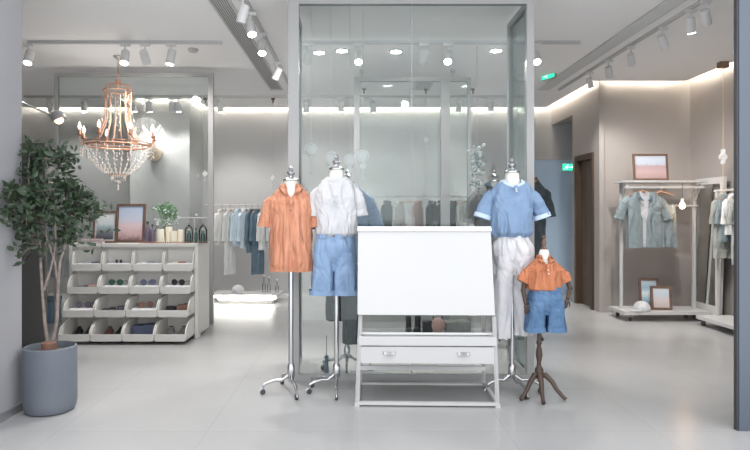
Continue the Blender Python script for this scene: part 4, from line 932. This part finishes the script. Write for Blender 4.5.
# animal head on the column
AY = 9.25
t = thing('animal_head_mount', 'white and tan animal head with upright ears on the column', 'wall ornament', (X(156, AY), AY, Z(150, AY)))
MB().tube([(0, -.002, 0), (0, -.025, 0)], [.11, .10], 24).build('plaque', 'offwhite', t, smooth=True)
MB().rings([[(r*math.cos(a), y, z+r*1.1*math.sin(a)) for a in [2*PI*k/20 for k in range(20)]] for y, z, r in ((-.02, -.03, .10), (-.08, -.06, .11), (-.14, -.02, .085), (-.19, .05, .065), (-.22, .10, .055))]).build('neck', 'tan', t, smooth=True)
MB().rings([[(r*math.cos(a)*.9, y, z+r*math.sin(a)) for a in [2*PI*k/20 for k in range(20)]] for y, z, r in ((-.16, .14, .03), (-.18, .14, .06), (-.23, .13, .068), (-.28, .10, .05), (-.34, .06, .038), (-.37, .05, .028), (-.38, .05, .008))]).ball((-.05, -.27, .14), .010).ball((.05, -.27, .14), .010).build('head', 'tee', t, smooth=True)
for sg in (-1, 1):
    MB().rings([[(sg*(.04+u*.09)+wd*math.cos(a), -.19+.01*math.sin(a)*1.0-.02*u, .18+u*.17) for a in [2*PI*k/12 for k in range(12)]] for u, wd in ((0, .012), (.3, .03), (.6, .028), (.85, .014), (1, .003))]).build('ear', 'tee', t, smooth=True)

# ------------------------------------------------------------------ hangers & hung garments
def hanger(loc, rz, label, w=.20, m='hangerwood', grp=None):
    t = thing('clothes_hanger', label, 'hanger', loc, rz, grp)     # origin = hook seat on the rail
    MB().tube([(.018, 0, -.012), (.016, 0, .006), (.004, 0, .016), (-.010, 0, .010), (-.010, 0, -.01), (0, 0, -.028), (0, 0, -.07)], .0025, 6).build('hook', 'chrome', t, smooth=True)
    MB().tube([(-w, 0, -.115), (-w*.5, 0, -.088), (0, 0, -.066), (w*.5, 0, -.088), (w, 0, -.115)], [.007, .009, .010, .009, .007], 8).build('bar', m, t, smooth=True)
    return t
def hung(label, x, y, zr, rz, m, length=.62, W=.17, name='hanging_shirt', cat='shirt', slen=.5, collar=None, seed=1, hlabel=None, grp=None, hm='hangerwood', D=.035, srad=.045, spread=.03):
    hanger((x, y, zr), rz, hlabel or ('hanger carrying the '+label), W*.95, hm, grp)
    return shirt(label, cat, (x, y, 0), rz, m, hem=zr-.10-length, W=W, D=D, shoulder=W*.92, zs=zr-.115, zn=zr-.072, neck=.05, neckd=.03, slen=slen, sspread=spread, srad=srad, sflat=.5, collar=collar or m, seed=seed, name=name, foldamp=.008, folds=7)
def ceilrail(label, x0, x1, y, z, corde, r=.009):
    t = thing('hanging_rail', label, 'clothes rail', ((x0+x1)/2, y, z)); a = (x1-x0)/2
    MB().tube([(-a, 0, 0), (a, 0, 0)], r, 10).build('bar', 'white', t, smooth=True)
    for xx, pz in corde:
        l = xx-(x0+x1)/2
        MB().tube([(l, 0, 0), (l, 0, CEIL-.07-z)], .003, 6).build('cord', 'steel', t)
        MB().lathe([(.03, CEIL-z), (.03, CEIL-.02-z), (.012, CEIL-.03-z), (.012, CEIL-.07-z)], (l, 0, 0), 14).build('ceiling_hook', 'framewood', t, smooth=True)
        MB().tube([(l, -.018, pz-z), (l, .018, pz-z)], [.032, .032], 18).tube([(l, -.01, pz-z-.05), (l, -.01, pz-z+.055)], .007, 6).tube([(l, .0, pz-z-.05), (l+.012, 0, pz-z-.085), (l-.008, 0, pz-z-.105), (l-.016, 0, pz-z-.085)], .005, 6).build('pulley', 'lampbody', t, smooth=True)
# left-back rail
KY = 9.1; kz = Z(205, KY)
ceilrail('white clothes rail hung from cords at the back, left of the glass box', X(205, KY), X(292, KY), KY, kz, [(X(205, KY), Z(174, KY)), (X(273, KY), Z(178, KY))])
L_ = [(222, 'offwhite', .50, .4, 'off-white shirt, leftmost on the back left rail'), (230, 'offwhite', .95, 1.0, 'long off-white shirt, second on the back left rail'), (239, 'ltblue', .52, .9, 'pale blue shirt, third on the back left rail'),
      (246, 'ltblue', .55, 1.2, 'light blue shirt in the middle of the back left rail'), (252, 'slate', .62, 1.15, 'slate blue shirt beside the light blue ones'), (258, 'slate', .95, 1.3, 'long slate shirt, darkest on the back left rail'), (265, 'offwhite', .58, 1.0, 'white shirt near the right end of the back left rail'), (273, 'tee', .55, .7, 'bright white shirt at the right end of the back left rail')]
for i, (px, m, ln, rz, lb) in enumerate(L_): hung(lb, X(px, KY), KY, kz, 1.0+.12*math.sin(i*2), m, ln, .125, seed=i*1.7, slen=.42)
# lit low shelf
t = thing('lit_shelf', 'low white shelf with a glowing light strip along the back floor', 'shelf', (X(246, 8.8), 8.95, 0)); sw = (X(281, 8.8)-X(213, 8.8))/2
MB().bx(-sw, sw, -.18, .2, .125, .15).build('shelf_board', 'white', t); MB().bx(-sw+.1, sw-.1, -.17, .19, 0, .05).build('plinth', 'cream', t)
MB().bx(-sw+.03, sw-.12, -.165, -.12, .095, .124).build('light_strip', 'led2', t); MB().bx(-sw+.06, sw-.06, -.08, .1, .05, .125).build('support', 'cream', t)
def cap(loc, rz, label, m='tee', s=1):
    t = thing('baseball_cap', label, 'cap', loc, rz)
    MB().lathe([(.085*s, 0), (.088*s, .02), (.080*s, .055*s), (.055*s, .088*s), (.02*s, .10*s), (.002, .102*s)], n=24).build('crown', m, t, smooth=True)
    MB().rings([[(.065*s*math.cos(PI+PI*k/10)*u, -.06*s-.085*s*u*math.sin(PI*k/10)+.0, .006+.01*(1-u)+zz_) for k in range(11)] for u, zz_ in ((.9, 0), (1.1, 0), (1.1, .004), (.9, .006))]).build('brim', m, t, smooth=True)
cap((X(238, 8.9), 8.9, .151), .6, 'white cap on the low lit shelf at the back', s=1.1)
def tallb(px, Y, z, h, lb):
    t = thing('glass_bottle', lb, 'bottle', (X(px, Y), Y, z)); MB().lathe([(.022, 0), (.024, .01), (.024, h*.5), (.010, h*.65), (.009, h)], n=16).build('bottle_body', 'clear', t, smooth=True); MB().lathe([(.012, h), (.012, h+.02)], n=10).build('stopper', 'pad', t)
tallb(264, 8.9, .15, .24, 'tall clear bottle, left of two on the lit shelf'); tallb(269, 8.9, .15, .22, 'clear bottle, right of two on the lit shelf'); tallb(277, 8.9, .15, .18, 'clear bottle with pale ball stopper at the end of the lit shelf')
# middle rail
MY = 8.4; mz = Z(196.5, MY)
ceilrail('white clothes rail seen through the glass above the blank board', X(362, MY), X(474, MY), MY, mz, [(X(364, MY), Z(160, MY)), (X(426, MY), Z(140, MY)), (X(473, MY), Z(150, MY))])
for i, (px, m, ln, rz, lb) in enumerate([(372, 'ltblue', .7, .3, 'pale blue shirt at the left end of the middle rail'), (387, 'darkjacket', .7, .9, 'dark green-grey jacket above the board'), (399, 'offwhite', .7, 1.0, 'off-white shirt right of the dark jacket above the board'), (418, 'pink', .6, 1.2, 'faded pink shirt in the middle of the middle rail'),
                             (432, 'black', .7, .7, 'black shirt, left of the dark group on the middle rail'), (441, 'black', .7, 1.1, 'black shirt in the middle of the dark group'), (453, 'darkjacket', .7, .9, 'charcoal shirt right of the black group'), (460, 'offwhite', .65, 1.2, 'white shirt at the right of the dark group')]):
    hung(lb, X(px, MY), MY, mz, 1.05+.12*math.sin(i*3), m, ln, .14, seed=i*2.1+.5)
hanger((X(409, MY), MY, mz), .2, 'empty copper-brown hanger on the middle rail'); hanger((X(467, MY), MY, mz), .6, 'empty hanger at the right end of the middle rail')
# low bench behind drafting table with boots
t = thing('low_bench', 'low white bench with shoes seen beneath the blank board', 'bench', (X(425, 6.5), 6.45, 0))
MB().bx(-.68, .68, -.2, .25, .02, .04).build('bench_top', 'white', t)
for sx in (-.6, .6): MB().bx(sx-.02, sx+.02, -.2, .25, 0, .02).build('leg', 'white', t)
def boot(x, y, z, m, label):
    t = thing('ankle_boot', label, 'boot', (x, y, z), random.uniform(-.3, .3))
    MB().rings([[(.036*math.cos(a)*wd, y_+.05*math.sin(a)*wd, z_) for a in [2*PI*k/16 for k in range(16)]] for z_, wd, y_ in ((.03, 1.0, 0), (.10, .9, .01), (.17, .95, .015), (.175, .8, .015))]).build('shaft', m, t, smooth=True)
    MB().ball((0, -.05, .035), .04, (.95, 2.0, .8)).build('foot', m, t, smooth=True); MB().bx(-.035, .035, -.13, .05, 0, .018, .004).build('sole', 'dark', t)
boot(X(409, 6.4), 6.42, .04, 'shoe', 'black ankle boot, left of the pair on the low bench'); boot(X(418, 6.4), 6.45, .04, 'shoe', 'black ankle boot, right of the pair on the low bench')
wallet(X(428, 6.4), 6.45, .04, 'shoe', 'black leather bag beside the boots on the low bench', 0, (.09, .08, .05)); 
t = thing('round_bag', 'dusty pink round bag on the low bench', 'bag', (X(438, 6.4), 6.42, .04)); MB().ball((0, 0, .08), .08, (1, .45, 1), 20).build('bag_body', 'pink', t, smooth=True); MB().torus((0, 0, .16), .05, .006, 20, 6, 'Y').build('handle', 'brownl', t)
wallet(X(458, 6.4), 6.45, .04, 'olive', 'grey folded cloth stack at the right of the low bench', 0, (.22, .15, .05))

# cord ornaments inside the big glass box (top-level things hanging from the rail line)
def ornament(px, py, Y, lb, col='lampbody', n=4, ln=38):
    t = thing('hanging_ornament', lb, 'ornament', (X(px, Y), Y, Z(py, Y))); z = 0
    ztop = CEIL-Z(py, Y)
    MB().tube([(0, 0, 0), (0, 0, ztop)], .0015, 5).build('cord', 'steel', t)
    MB().tube([(0, -.012, -.0), (0, .012, -.0)], [.04, .04], 20).torus((0, 0, -.0), .05, .004, 20, 6, 'Y').build('disc', col, t, smooth=True)
    MB().tube([(0, -.010, -.085), (0, .010, -.085)], [.028, .028], 18).tube([(0, 0, -.04), (0, 0, -.2)], .003, 6).ball((0, 0, -.2), .010).build('lower_disc', col, t, smooth=True)
ornament(311, 150, 4.95, 'pale pulley ornament hanging left of the white tee mannequin')
ornament(331, 158, 5.05, 'pale pulley ornament hanging just above the white tee mannequin'); ornament(350, 160, 5.1, 'pale pulley ornament hanging right of the white tee neck'); ornament(363, 156, 5.2, 'dark-eyed pulley ornament nearest the rear glass post')
t = thing('hanging_garland', 'pale blue and green dried garland hanging near the right glass', 'garland', (X(477, 6.3), 6.3, CEIL)); gg = MB(); random.seed(3); zt_ = Z(145, 6.3)-CEIL
MB().tube([(0, 0, 0), (0, 0, Z(210, 6.3)-CEIL)], .004, 6).build('cord', 'steel', t)
for k in range(90):
    u = random.random(); gg.ball((random.gauss(0, .035), random.gauss(0, .03), zt_+(Z(212, 6.3)-Z(145, 6.3))*u), random.uniform(.008, .02), seg=6)
gg.build('dried_flowers', M['flower'], t, smooth=True); bmF = MB(); fo = bmF; bmF = fo.bm
for k in range(110):
    u = random.random(); leaf(Vector((random.gauss(0, .03), random.gauss(0, .03), zt_+(Z(212, 6.3)-Z(145, 6.3))*u)), Vector((random.gauss(0, 1), random.gauss(0, 1), random.gauss(0, .7))), .05, .022)
fo.build('foliage', mat('dusty_green', (.22, .32, .32), .8), t)

# far-left clothes and tall panel
t = thing('folding_screen', 'narrow dark grey standing screen behind the potted tree', 'screen', (-3.13, 5.85, 0)); MB().bx(-.14, .10, -.02, .02, .02, 2.0, .004).build('panel', mat('charcoal_laminate', (.10, .097, .095), .6), t); MB().bx(-.14, .12, -.14, .14, 0, .02).build('foot', 'steel', t)
WY = 7.7
t = thing('clothes_rack', 'plain white clothes rack left of the display cabinet', 'rack', (X(52, WY), WY, 0))
for sx in (-.4, .4): MB().tube([(sx, 0, .02), (sx, 0, 1.45)], .012, 8).bx(sx-.015, sx+.015, -.2, .2, 0, .02).build('upright', 'white', t)
MB().tube([(-.4, 0, 1.45), (.4, 0, 1.45)], .012, 8).build('bar', 'white', t)
for i, (px, m, lb) in enumerate([(44, 'offwhite', 'off-white shirt left of the cabinet behind the tree stems'), (54, 'ltblue', 'pale blue long shirt behind the tree stems'), (62, 'tee', 'white shirt nearest the cabinet behind the tree stems')]): hung(lb, X(px, WY), WY, 1.45, 1.15, m, .85, .13, seed=i+3.3, hm='white')
t = thing('storage_crate', 'blue-grey lidded box on the floor behind the tree stems', 'box', (X(51, 7.4), 7.3, 0)); MB().bx(-.12, .12, -.12, .12, 0, .26, .006).build('body', 'bluebox', t); MB().bx(-.125, .125, -.125, .125, .262, .30, .006).build('lid', 'slate', t)

# ------------------------------------------------------------------ right racks
def casters(t, xs, ys, r=.03):
    for x in xs:
        for y in ys:
            c_ = MB().tube([(x-.012, y, r), (x+.012, y, r)], [r, r], 16).build('caster', 'dark', t, smooth=True); MB().bx(x-.02, x+.02, y-.015, y+.015, r*1.6, r*2+.02).build('fork', 'chrome', c_)
R1Y = 7.55; rx0, rx1 = X(621, R1Y), X(694, R1Y); rc = (rx0+rx1)/2; hw = (rx1-rx0)/2
t = thing('rolling_clothes_rack', 'white rolling clothes rack with top shelf against the warm grey wall', 'rack', (rc, R1Y, 0))
for sg in (-1, 1):
    MB().bx(sg*hw-.016, sg*hw+.016, -.016, .016, .125, 1.70).build('upright', 'white', t)
    MB().bx(sg*hw-.012, sg*hw+.012, -.17, -.016, 1.655, 1.68).prismx([(-.16, 1.66), (-.14, 1.66), (-.016, 1.50), (-.016, 1.47)], sg*hw-.008, sg*hw+.008).build('bracket', 'white', t)
MB().bx(-hw-.06, hw+.06, -.20, .10, 1.70, 1.725).build('top_shelf', 'white', t)
MB().bx(-hw-.03, hw+.03, -.175, -.150, 1.63, 1.655).build('front_rail', 'white', t)
MB().tube([(-hw-.03, -.03, 1.415), (hw+.03, -.03, 1.415)], .011, 8).build('hanging_bar', 'white', t)
MB().bx(-hw-.07, hw+.05, -.26, .20, .085, .125).build('base_board', 'white', t)
casters(t, (-hw+.02, hw-.02), (-.2, .15), .03)
picture('picture_frame', 'framed pink landscape picture tilted on top of the right rack', 634, 669, 153, 180, 7.42, 'art_field', .025, .10, z0=1.726, roll=.0)
picture('picture_frame', 'taller blue picture frame at the rear of the right rack base', 640, 660, 279, 309, 7.55, 'art_blue', .03, .1, z0=.125, roll=0)
picture('picture_frame', 'shorter pale picture frame standing in front on the rack base', 652, 672, 286, 310, 7.40, 'art_pale', .03, .15, z0=.125, rz=-.15)
cap((X(643, 7.35), 7.38, .126), -1.2, 'white cap on the base of the right rolling rack', s=1.15)
RZ = 1.655; yh = R1Y-.162
# jacket + white tee on one hanger
hanger((X(643, yh), yh, 1.66), .0, 'wooden hanger holding the grey-blue jacket', .19)
shirt('white t-shirt layered inside the grey-blue jacket', 't-shirt', (X(643, yh), yh+.01, 0), 0, 'tee', hem=Z(247, yh), W=.15, D=.03, shoulder=.15, zs=1.54, zn=1.585, neck=.05, neckd=.028, sleeves=False, seed=2, name='inner_t_shirt')
def openjacket(label, x, y, zs_, hem_, m, W, seed):
    t = thing('short_sleeve_jacket', label, 'jacket', (x, y, 0))
    for sg in (-1, 1):                            # two front panels leaving a gap
        R = []; n = 14
        for i in range(16):
            u = i/15; z = hem_+(zs_+.035-hem_)*u
            xin = sg*(.018+.045*(u if u > .55 else .55*u/.55*.3)); xout = sg*W*(1.0 if u < .8 else 1-(u-.8)*1.6)
            z_in = z; fr = [(xin+(xout-xin)*k/n, -.045-.012*math.sin(PI*k/n)-.002*math.sin(k*.7+seed+z*9), z-.0) for k in range(n+1)]
            bk = [(xin+(xout-xin)*k/n, -.038-.010*math.sin(PI*k/n)-.006*math.sin(k*1.3+seed+z*6)+ (.035 if 1 < k < n else .0), z) for k in range(n, -1, -1)]
            R.append(fr+bk)
        MB().rings(R).build('front_panel', m, t, smooth=True)
        A = (sg*W*.80, -.01, zs_-.05); B = (sg*(W+.02), -.01, zs_-.09); C = (sg*(W+.07), -.01, zs_-.20); D_ = (sg*(W+.105), -.015, zs_-.30)
        sleeve([A, B, C, D_], [.056, .060, .060, .062], seed=seed, flat=.5).build('sleeve', m, t, smooth=True)
    MB().bx(-W*.96, W*.96, .035, .043, hem_, zs_-.01).build('back_panel', m, t)
    o = MB().rings([[(sg_*x_, y_, z_) for x_, y_, z_ in ((.02, -.068, zs_-.075), (.07, -.07, zs_-.01), (.085, -.062, zs_-.045), (.06, -.066, zs_-.07))] for sg_ in (1,)]+[[(x_, y_-.006, z_) for x_, y_, z_ in ((.02, -.068, zs_-.075), (.07, -.07, zs_-.01), (.085, -.062, zs_-.045), (.06, -.066, zs_-.07))]]).build('lapel', 'slate', t)
    MB().rings([[(-x_, y_, z_) for x_, y_, z_ in ((.02, -.068, zs_-.075), (.07, -.07, zs_-.01), (.085, -.062, zs_-.045), (.06, -.066, zs_-.07))], [(-x_, y_-.006, z_) for x_, y_, z_ in ((.02, -.068, zs_-.075), (.07, -.07, zs_-.01), (.085, -.062, zs_-.045), (.06, -.066, zs_-.07))]]).build('lapel', 'slate', t)
openjacket('grey-blue short sleeved jacket hanging open on the right rack', X(643, yh), yh, 1.545, Z(247.5, yh), 'greyblue', .20, 1.0)
hanger((X(662, yh), yh+.02, 1.66), 0, 'wooden clip hanger holding the grey-blue shorts', .15)
trousers('grey-blue shorts hanging beside the open jacket', 'shorts', (X(664, 7.45), yh+.03, 0), 0, 'greyblue', Z(205, 7.4), Z(220, 7.4), Z(228, 7.4), Z(247, 7.4), W=.135, D=.035, legr=.068, legspread=.07, hemr=.075, hemdx=.073, name='hanging_shorts', seed=4)
bx_, by_ = X(684, 7.3), 7.34
t = thing('pendant_bulb', 'bare glowing bulb hanging on a cord beneath the right rack shelf', 'lamp', (bx_, by_, Z(205, 7.3)))
MB().tube([(0, 0, .05), (0, 0, 1.70-Z(205, 7.3))], .003, 6).build('cord', 'dark', t); MB().lathe([(.018, .035), (.018, .075), (.008, .085)], n=14).build('socket', 'white', t, smooth=True); MB().lathe([(.014, .04), (.030, .015), (.036, -.01), (.026, -.04), (.003, -.052)], n=18).build('bulb', 'bulb', t, smooth=True)
ld = bpy.data.lights.new('bulb_glow', 'POINT'); ld.energy = 1.5; ld.color = (1, .65, .4); ld.shadow_soft_size = .04; lo = bpy.data.objects.new('bulb_glow', ld); COL.objects.link(lo); lo.parent = t; lo.location = (0, -.06, -.02)
# mirror
t = thing('standing_mirror', 'tall white framed standing mirror against the right wall', 'mirror', (4.30, 7.43, 0), 0); mw = .30; fwd = .075
def mtilt(d, u, z): return (d - .0 + z*.035*1.0, u, z)    # leans back toward +X
def mbox(mb, d0, d1, u0, u1, z0, z1): return mb.rings([[mtilt(d0, u0, z0), mtilt(d1, u0, z0), mtilt(d1, u1, z0), mtilt(d0, u1, z0)], [mtilt(d0, u0, z1), mtilt(d1, u0, z1), mtilt(d1, u1, z1), mtilt(d0, u1, z1)]])
m_ = MB(); mbox(m_, 0, .035, -mw, -mw+fwd, .07, 1.76); mbox(m_, 0, .035, mw-fwd, mw, .07, 1.76); mbox(m_, 0, .035, -mw+fwd, mw-fwd, .07, .20); mbox(m_, 0, .035, -mw+fwd, mw-fwd, 1.68, 1.76); m_.build('frame', 'white', t)
mbox(MB(), .012, .018, -mw+fwd, mw-fwd, .20, 1.68).build('mirror_glass', 'mirror', t); casters(t, (.02,), (-mw+.04, mw-.04), .03)
t = thing('clothes_rack', 'white clothes rack at the far right, partly hidden by the storefront frame', 'rack', (4.24, 6.7, 0))
for u in (-.36, .36): MB().bx(-.016, .016, u-.016, u+.016, .12, 1.60).build('upright', 'white', t)
MB().tube([(0, -.42, 1.585), (0, .42, 1.585)], .013, 8).build('bar', 'white', t); MB().bx(-.24, .17, -.42, .38, .08, .12).build('base_board', 'white', t); casters(t, (-.19, .12), (-.36, .32), .03)
for i, (y, m, ln, lb) in enumerate([(6.95, 'olive', .70, 'grey-green shirt farthest back on the far right rack'), (6.85, 'greyblue', .50, 'grey-blue shirt, second from back on the far right rack'), (6.74, 'offwhite', .42, 'off-white shirt in the middle of the far right rack'), (6.62, 'olive', .75, 'long olive grey shirt on the far right rack'), (6.50, 'tee', .48, 'white shirt near the front of the far right rack'), (6.40, 'offwhite', .60, 'cream shirt nearest the storefront frame')]):
    hung(lb, 4.245, y, 1.598, .12, m, ln, .118, seed=i*1.3, slen=.28, spread=.03)
UY = 6.94
t = thing('rope_pulley', 'rope and pulley hanging from a wooden block above the right rack', 'pulley', (X(723, UY), UY, CEIL)); l = 0; pz = Z(157, UY)-CEIL
MB().bx(-.05, .05, -.04, .04, -.07, 0, .004).build('block', 'framewood', t); MB().tube([(0, 0, -.07), (0, 0, Z(189, UY)-CEIL)], .004, 6).build('rope', 'tan', t)
MB().tube([(0, -.02, pz), (0, .02, pz)], [.04, .04], 18).bx(-.012, .012, -.026, .026, pz-.08, pz+.09).build('wheel', 'lampbody', t, smooth=True)
# small dangling tassel inside glass box
t = thing('dark_tassel', 'dark tassel on a cord low inside the glass box', 'tassel', (X(327, 5.0), 4.93, Z(355, 4.93))); MB().tube([(0, 0, 0), (0, 0, .16)], .003, 6).build('cord', 'dark', t); MB().lathe([(.005, 0), (.018, -.01), (.014, -.04), (.020, -.12), (.015, -.17)], n=12).build('fringe', 'slate', t, smooth=True)

# ------------------------------------------------------------------ groups of repeats
def region(o):
    x, y = o.location.x, o.location.y
    if x > 3.9 and 6.2 < y < 7.05: return 'on the far right rack'
    if x > 3.1 and 7.1 < y < 8: return 'on the rolling rack at the right'
    if abs(y-KY) < .05 and x < 0: return 'on the back left rail'
    if abs(y-MY) < .05: return 'on the middle rail'
    if abs(y-WY) < .05 and x < -2: return 'on the rack left of the cabinet'
    if -3.2 < x < -1.5 and 5.9 < y < 6.9: return 'on top of the display cabinet' if o.location.z > .95 else 'in the bins of the display cabinet'
    return None
from collections import Counter
base = lambda o: o.name.split('.')[0]
tops = [o for o in bpy.data.objects if o.parent is None and 'category' in o]
PL = {'hanging_shirt': 'shirts', 'clothes_hanger': 'hangers', 'display_cushion': 'cushions', 'sunglasses': 'sunglasses', 'leather_wallet': 'wallets', 'beaded_bracelet': 'bracelets', 'rolled_belt': 'belts', 'shoe': 'shoes',
      'pillar_candle': 'candles', 'bottle': 'bottles', 'glass_cloche': 'cloches', 'small_bottle': 'small bottles', 'picture_frame': 'picture frames', 'black_bauble': 'black baubles', 'book': 'books'}
cand = {}
for o in tops:
    b = base(o)
    if b == 'track_spotlight': y = o.location.y; g = 'spotlights on the front track' if abs(y-TY1) < .01 else 'spotlights on the rear track' if abs(y-TY2) < .01 else ('spotlights on the left long track' if o.location.x < 0 else 'spotlights on the right long track')
    elif b == 'recessed_downlight': g = 'recessed downlights in the ceiling'
    elif b == 'led_strip': g = 'cove light strips along the wall tops'
    elif b == 'lighting_track': g = 'lighting tracks on the ceiling'
    elif b == 'mannequin': g = 'adult dress forms'
    elif b == 'hanging_ornament': g = 'ornaments hanging inside the glass box'
    elif b == 'ankle_boot': g = 'boots on the low bench'
    elif b == 'glass_bottle': g = 'bottles on the lit shelf'
    elif b in PL and region(o): g = PL[b]+' '+region(o)
    else: continue
    cand.setdefault(g, []).append(o)
for g, os_ in cand.items():
    if len(os_) > 1:
        for o in os_: o['group'] = g
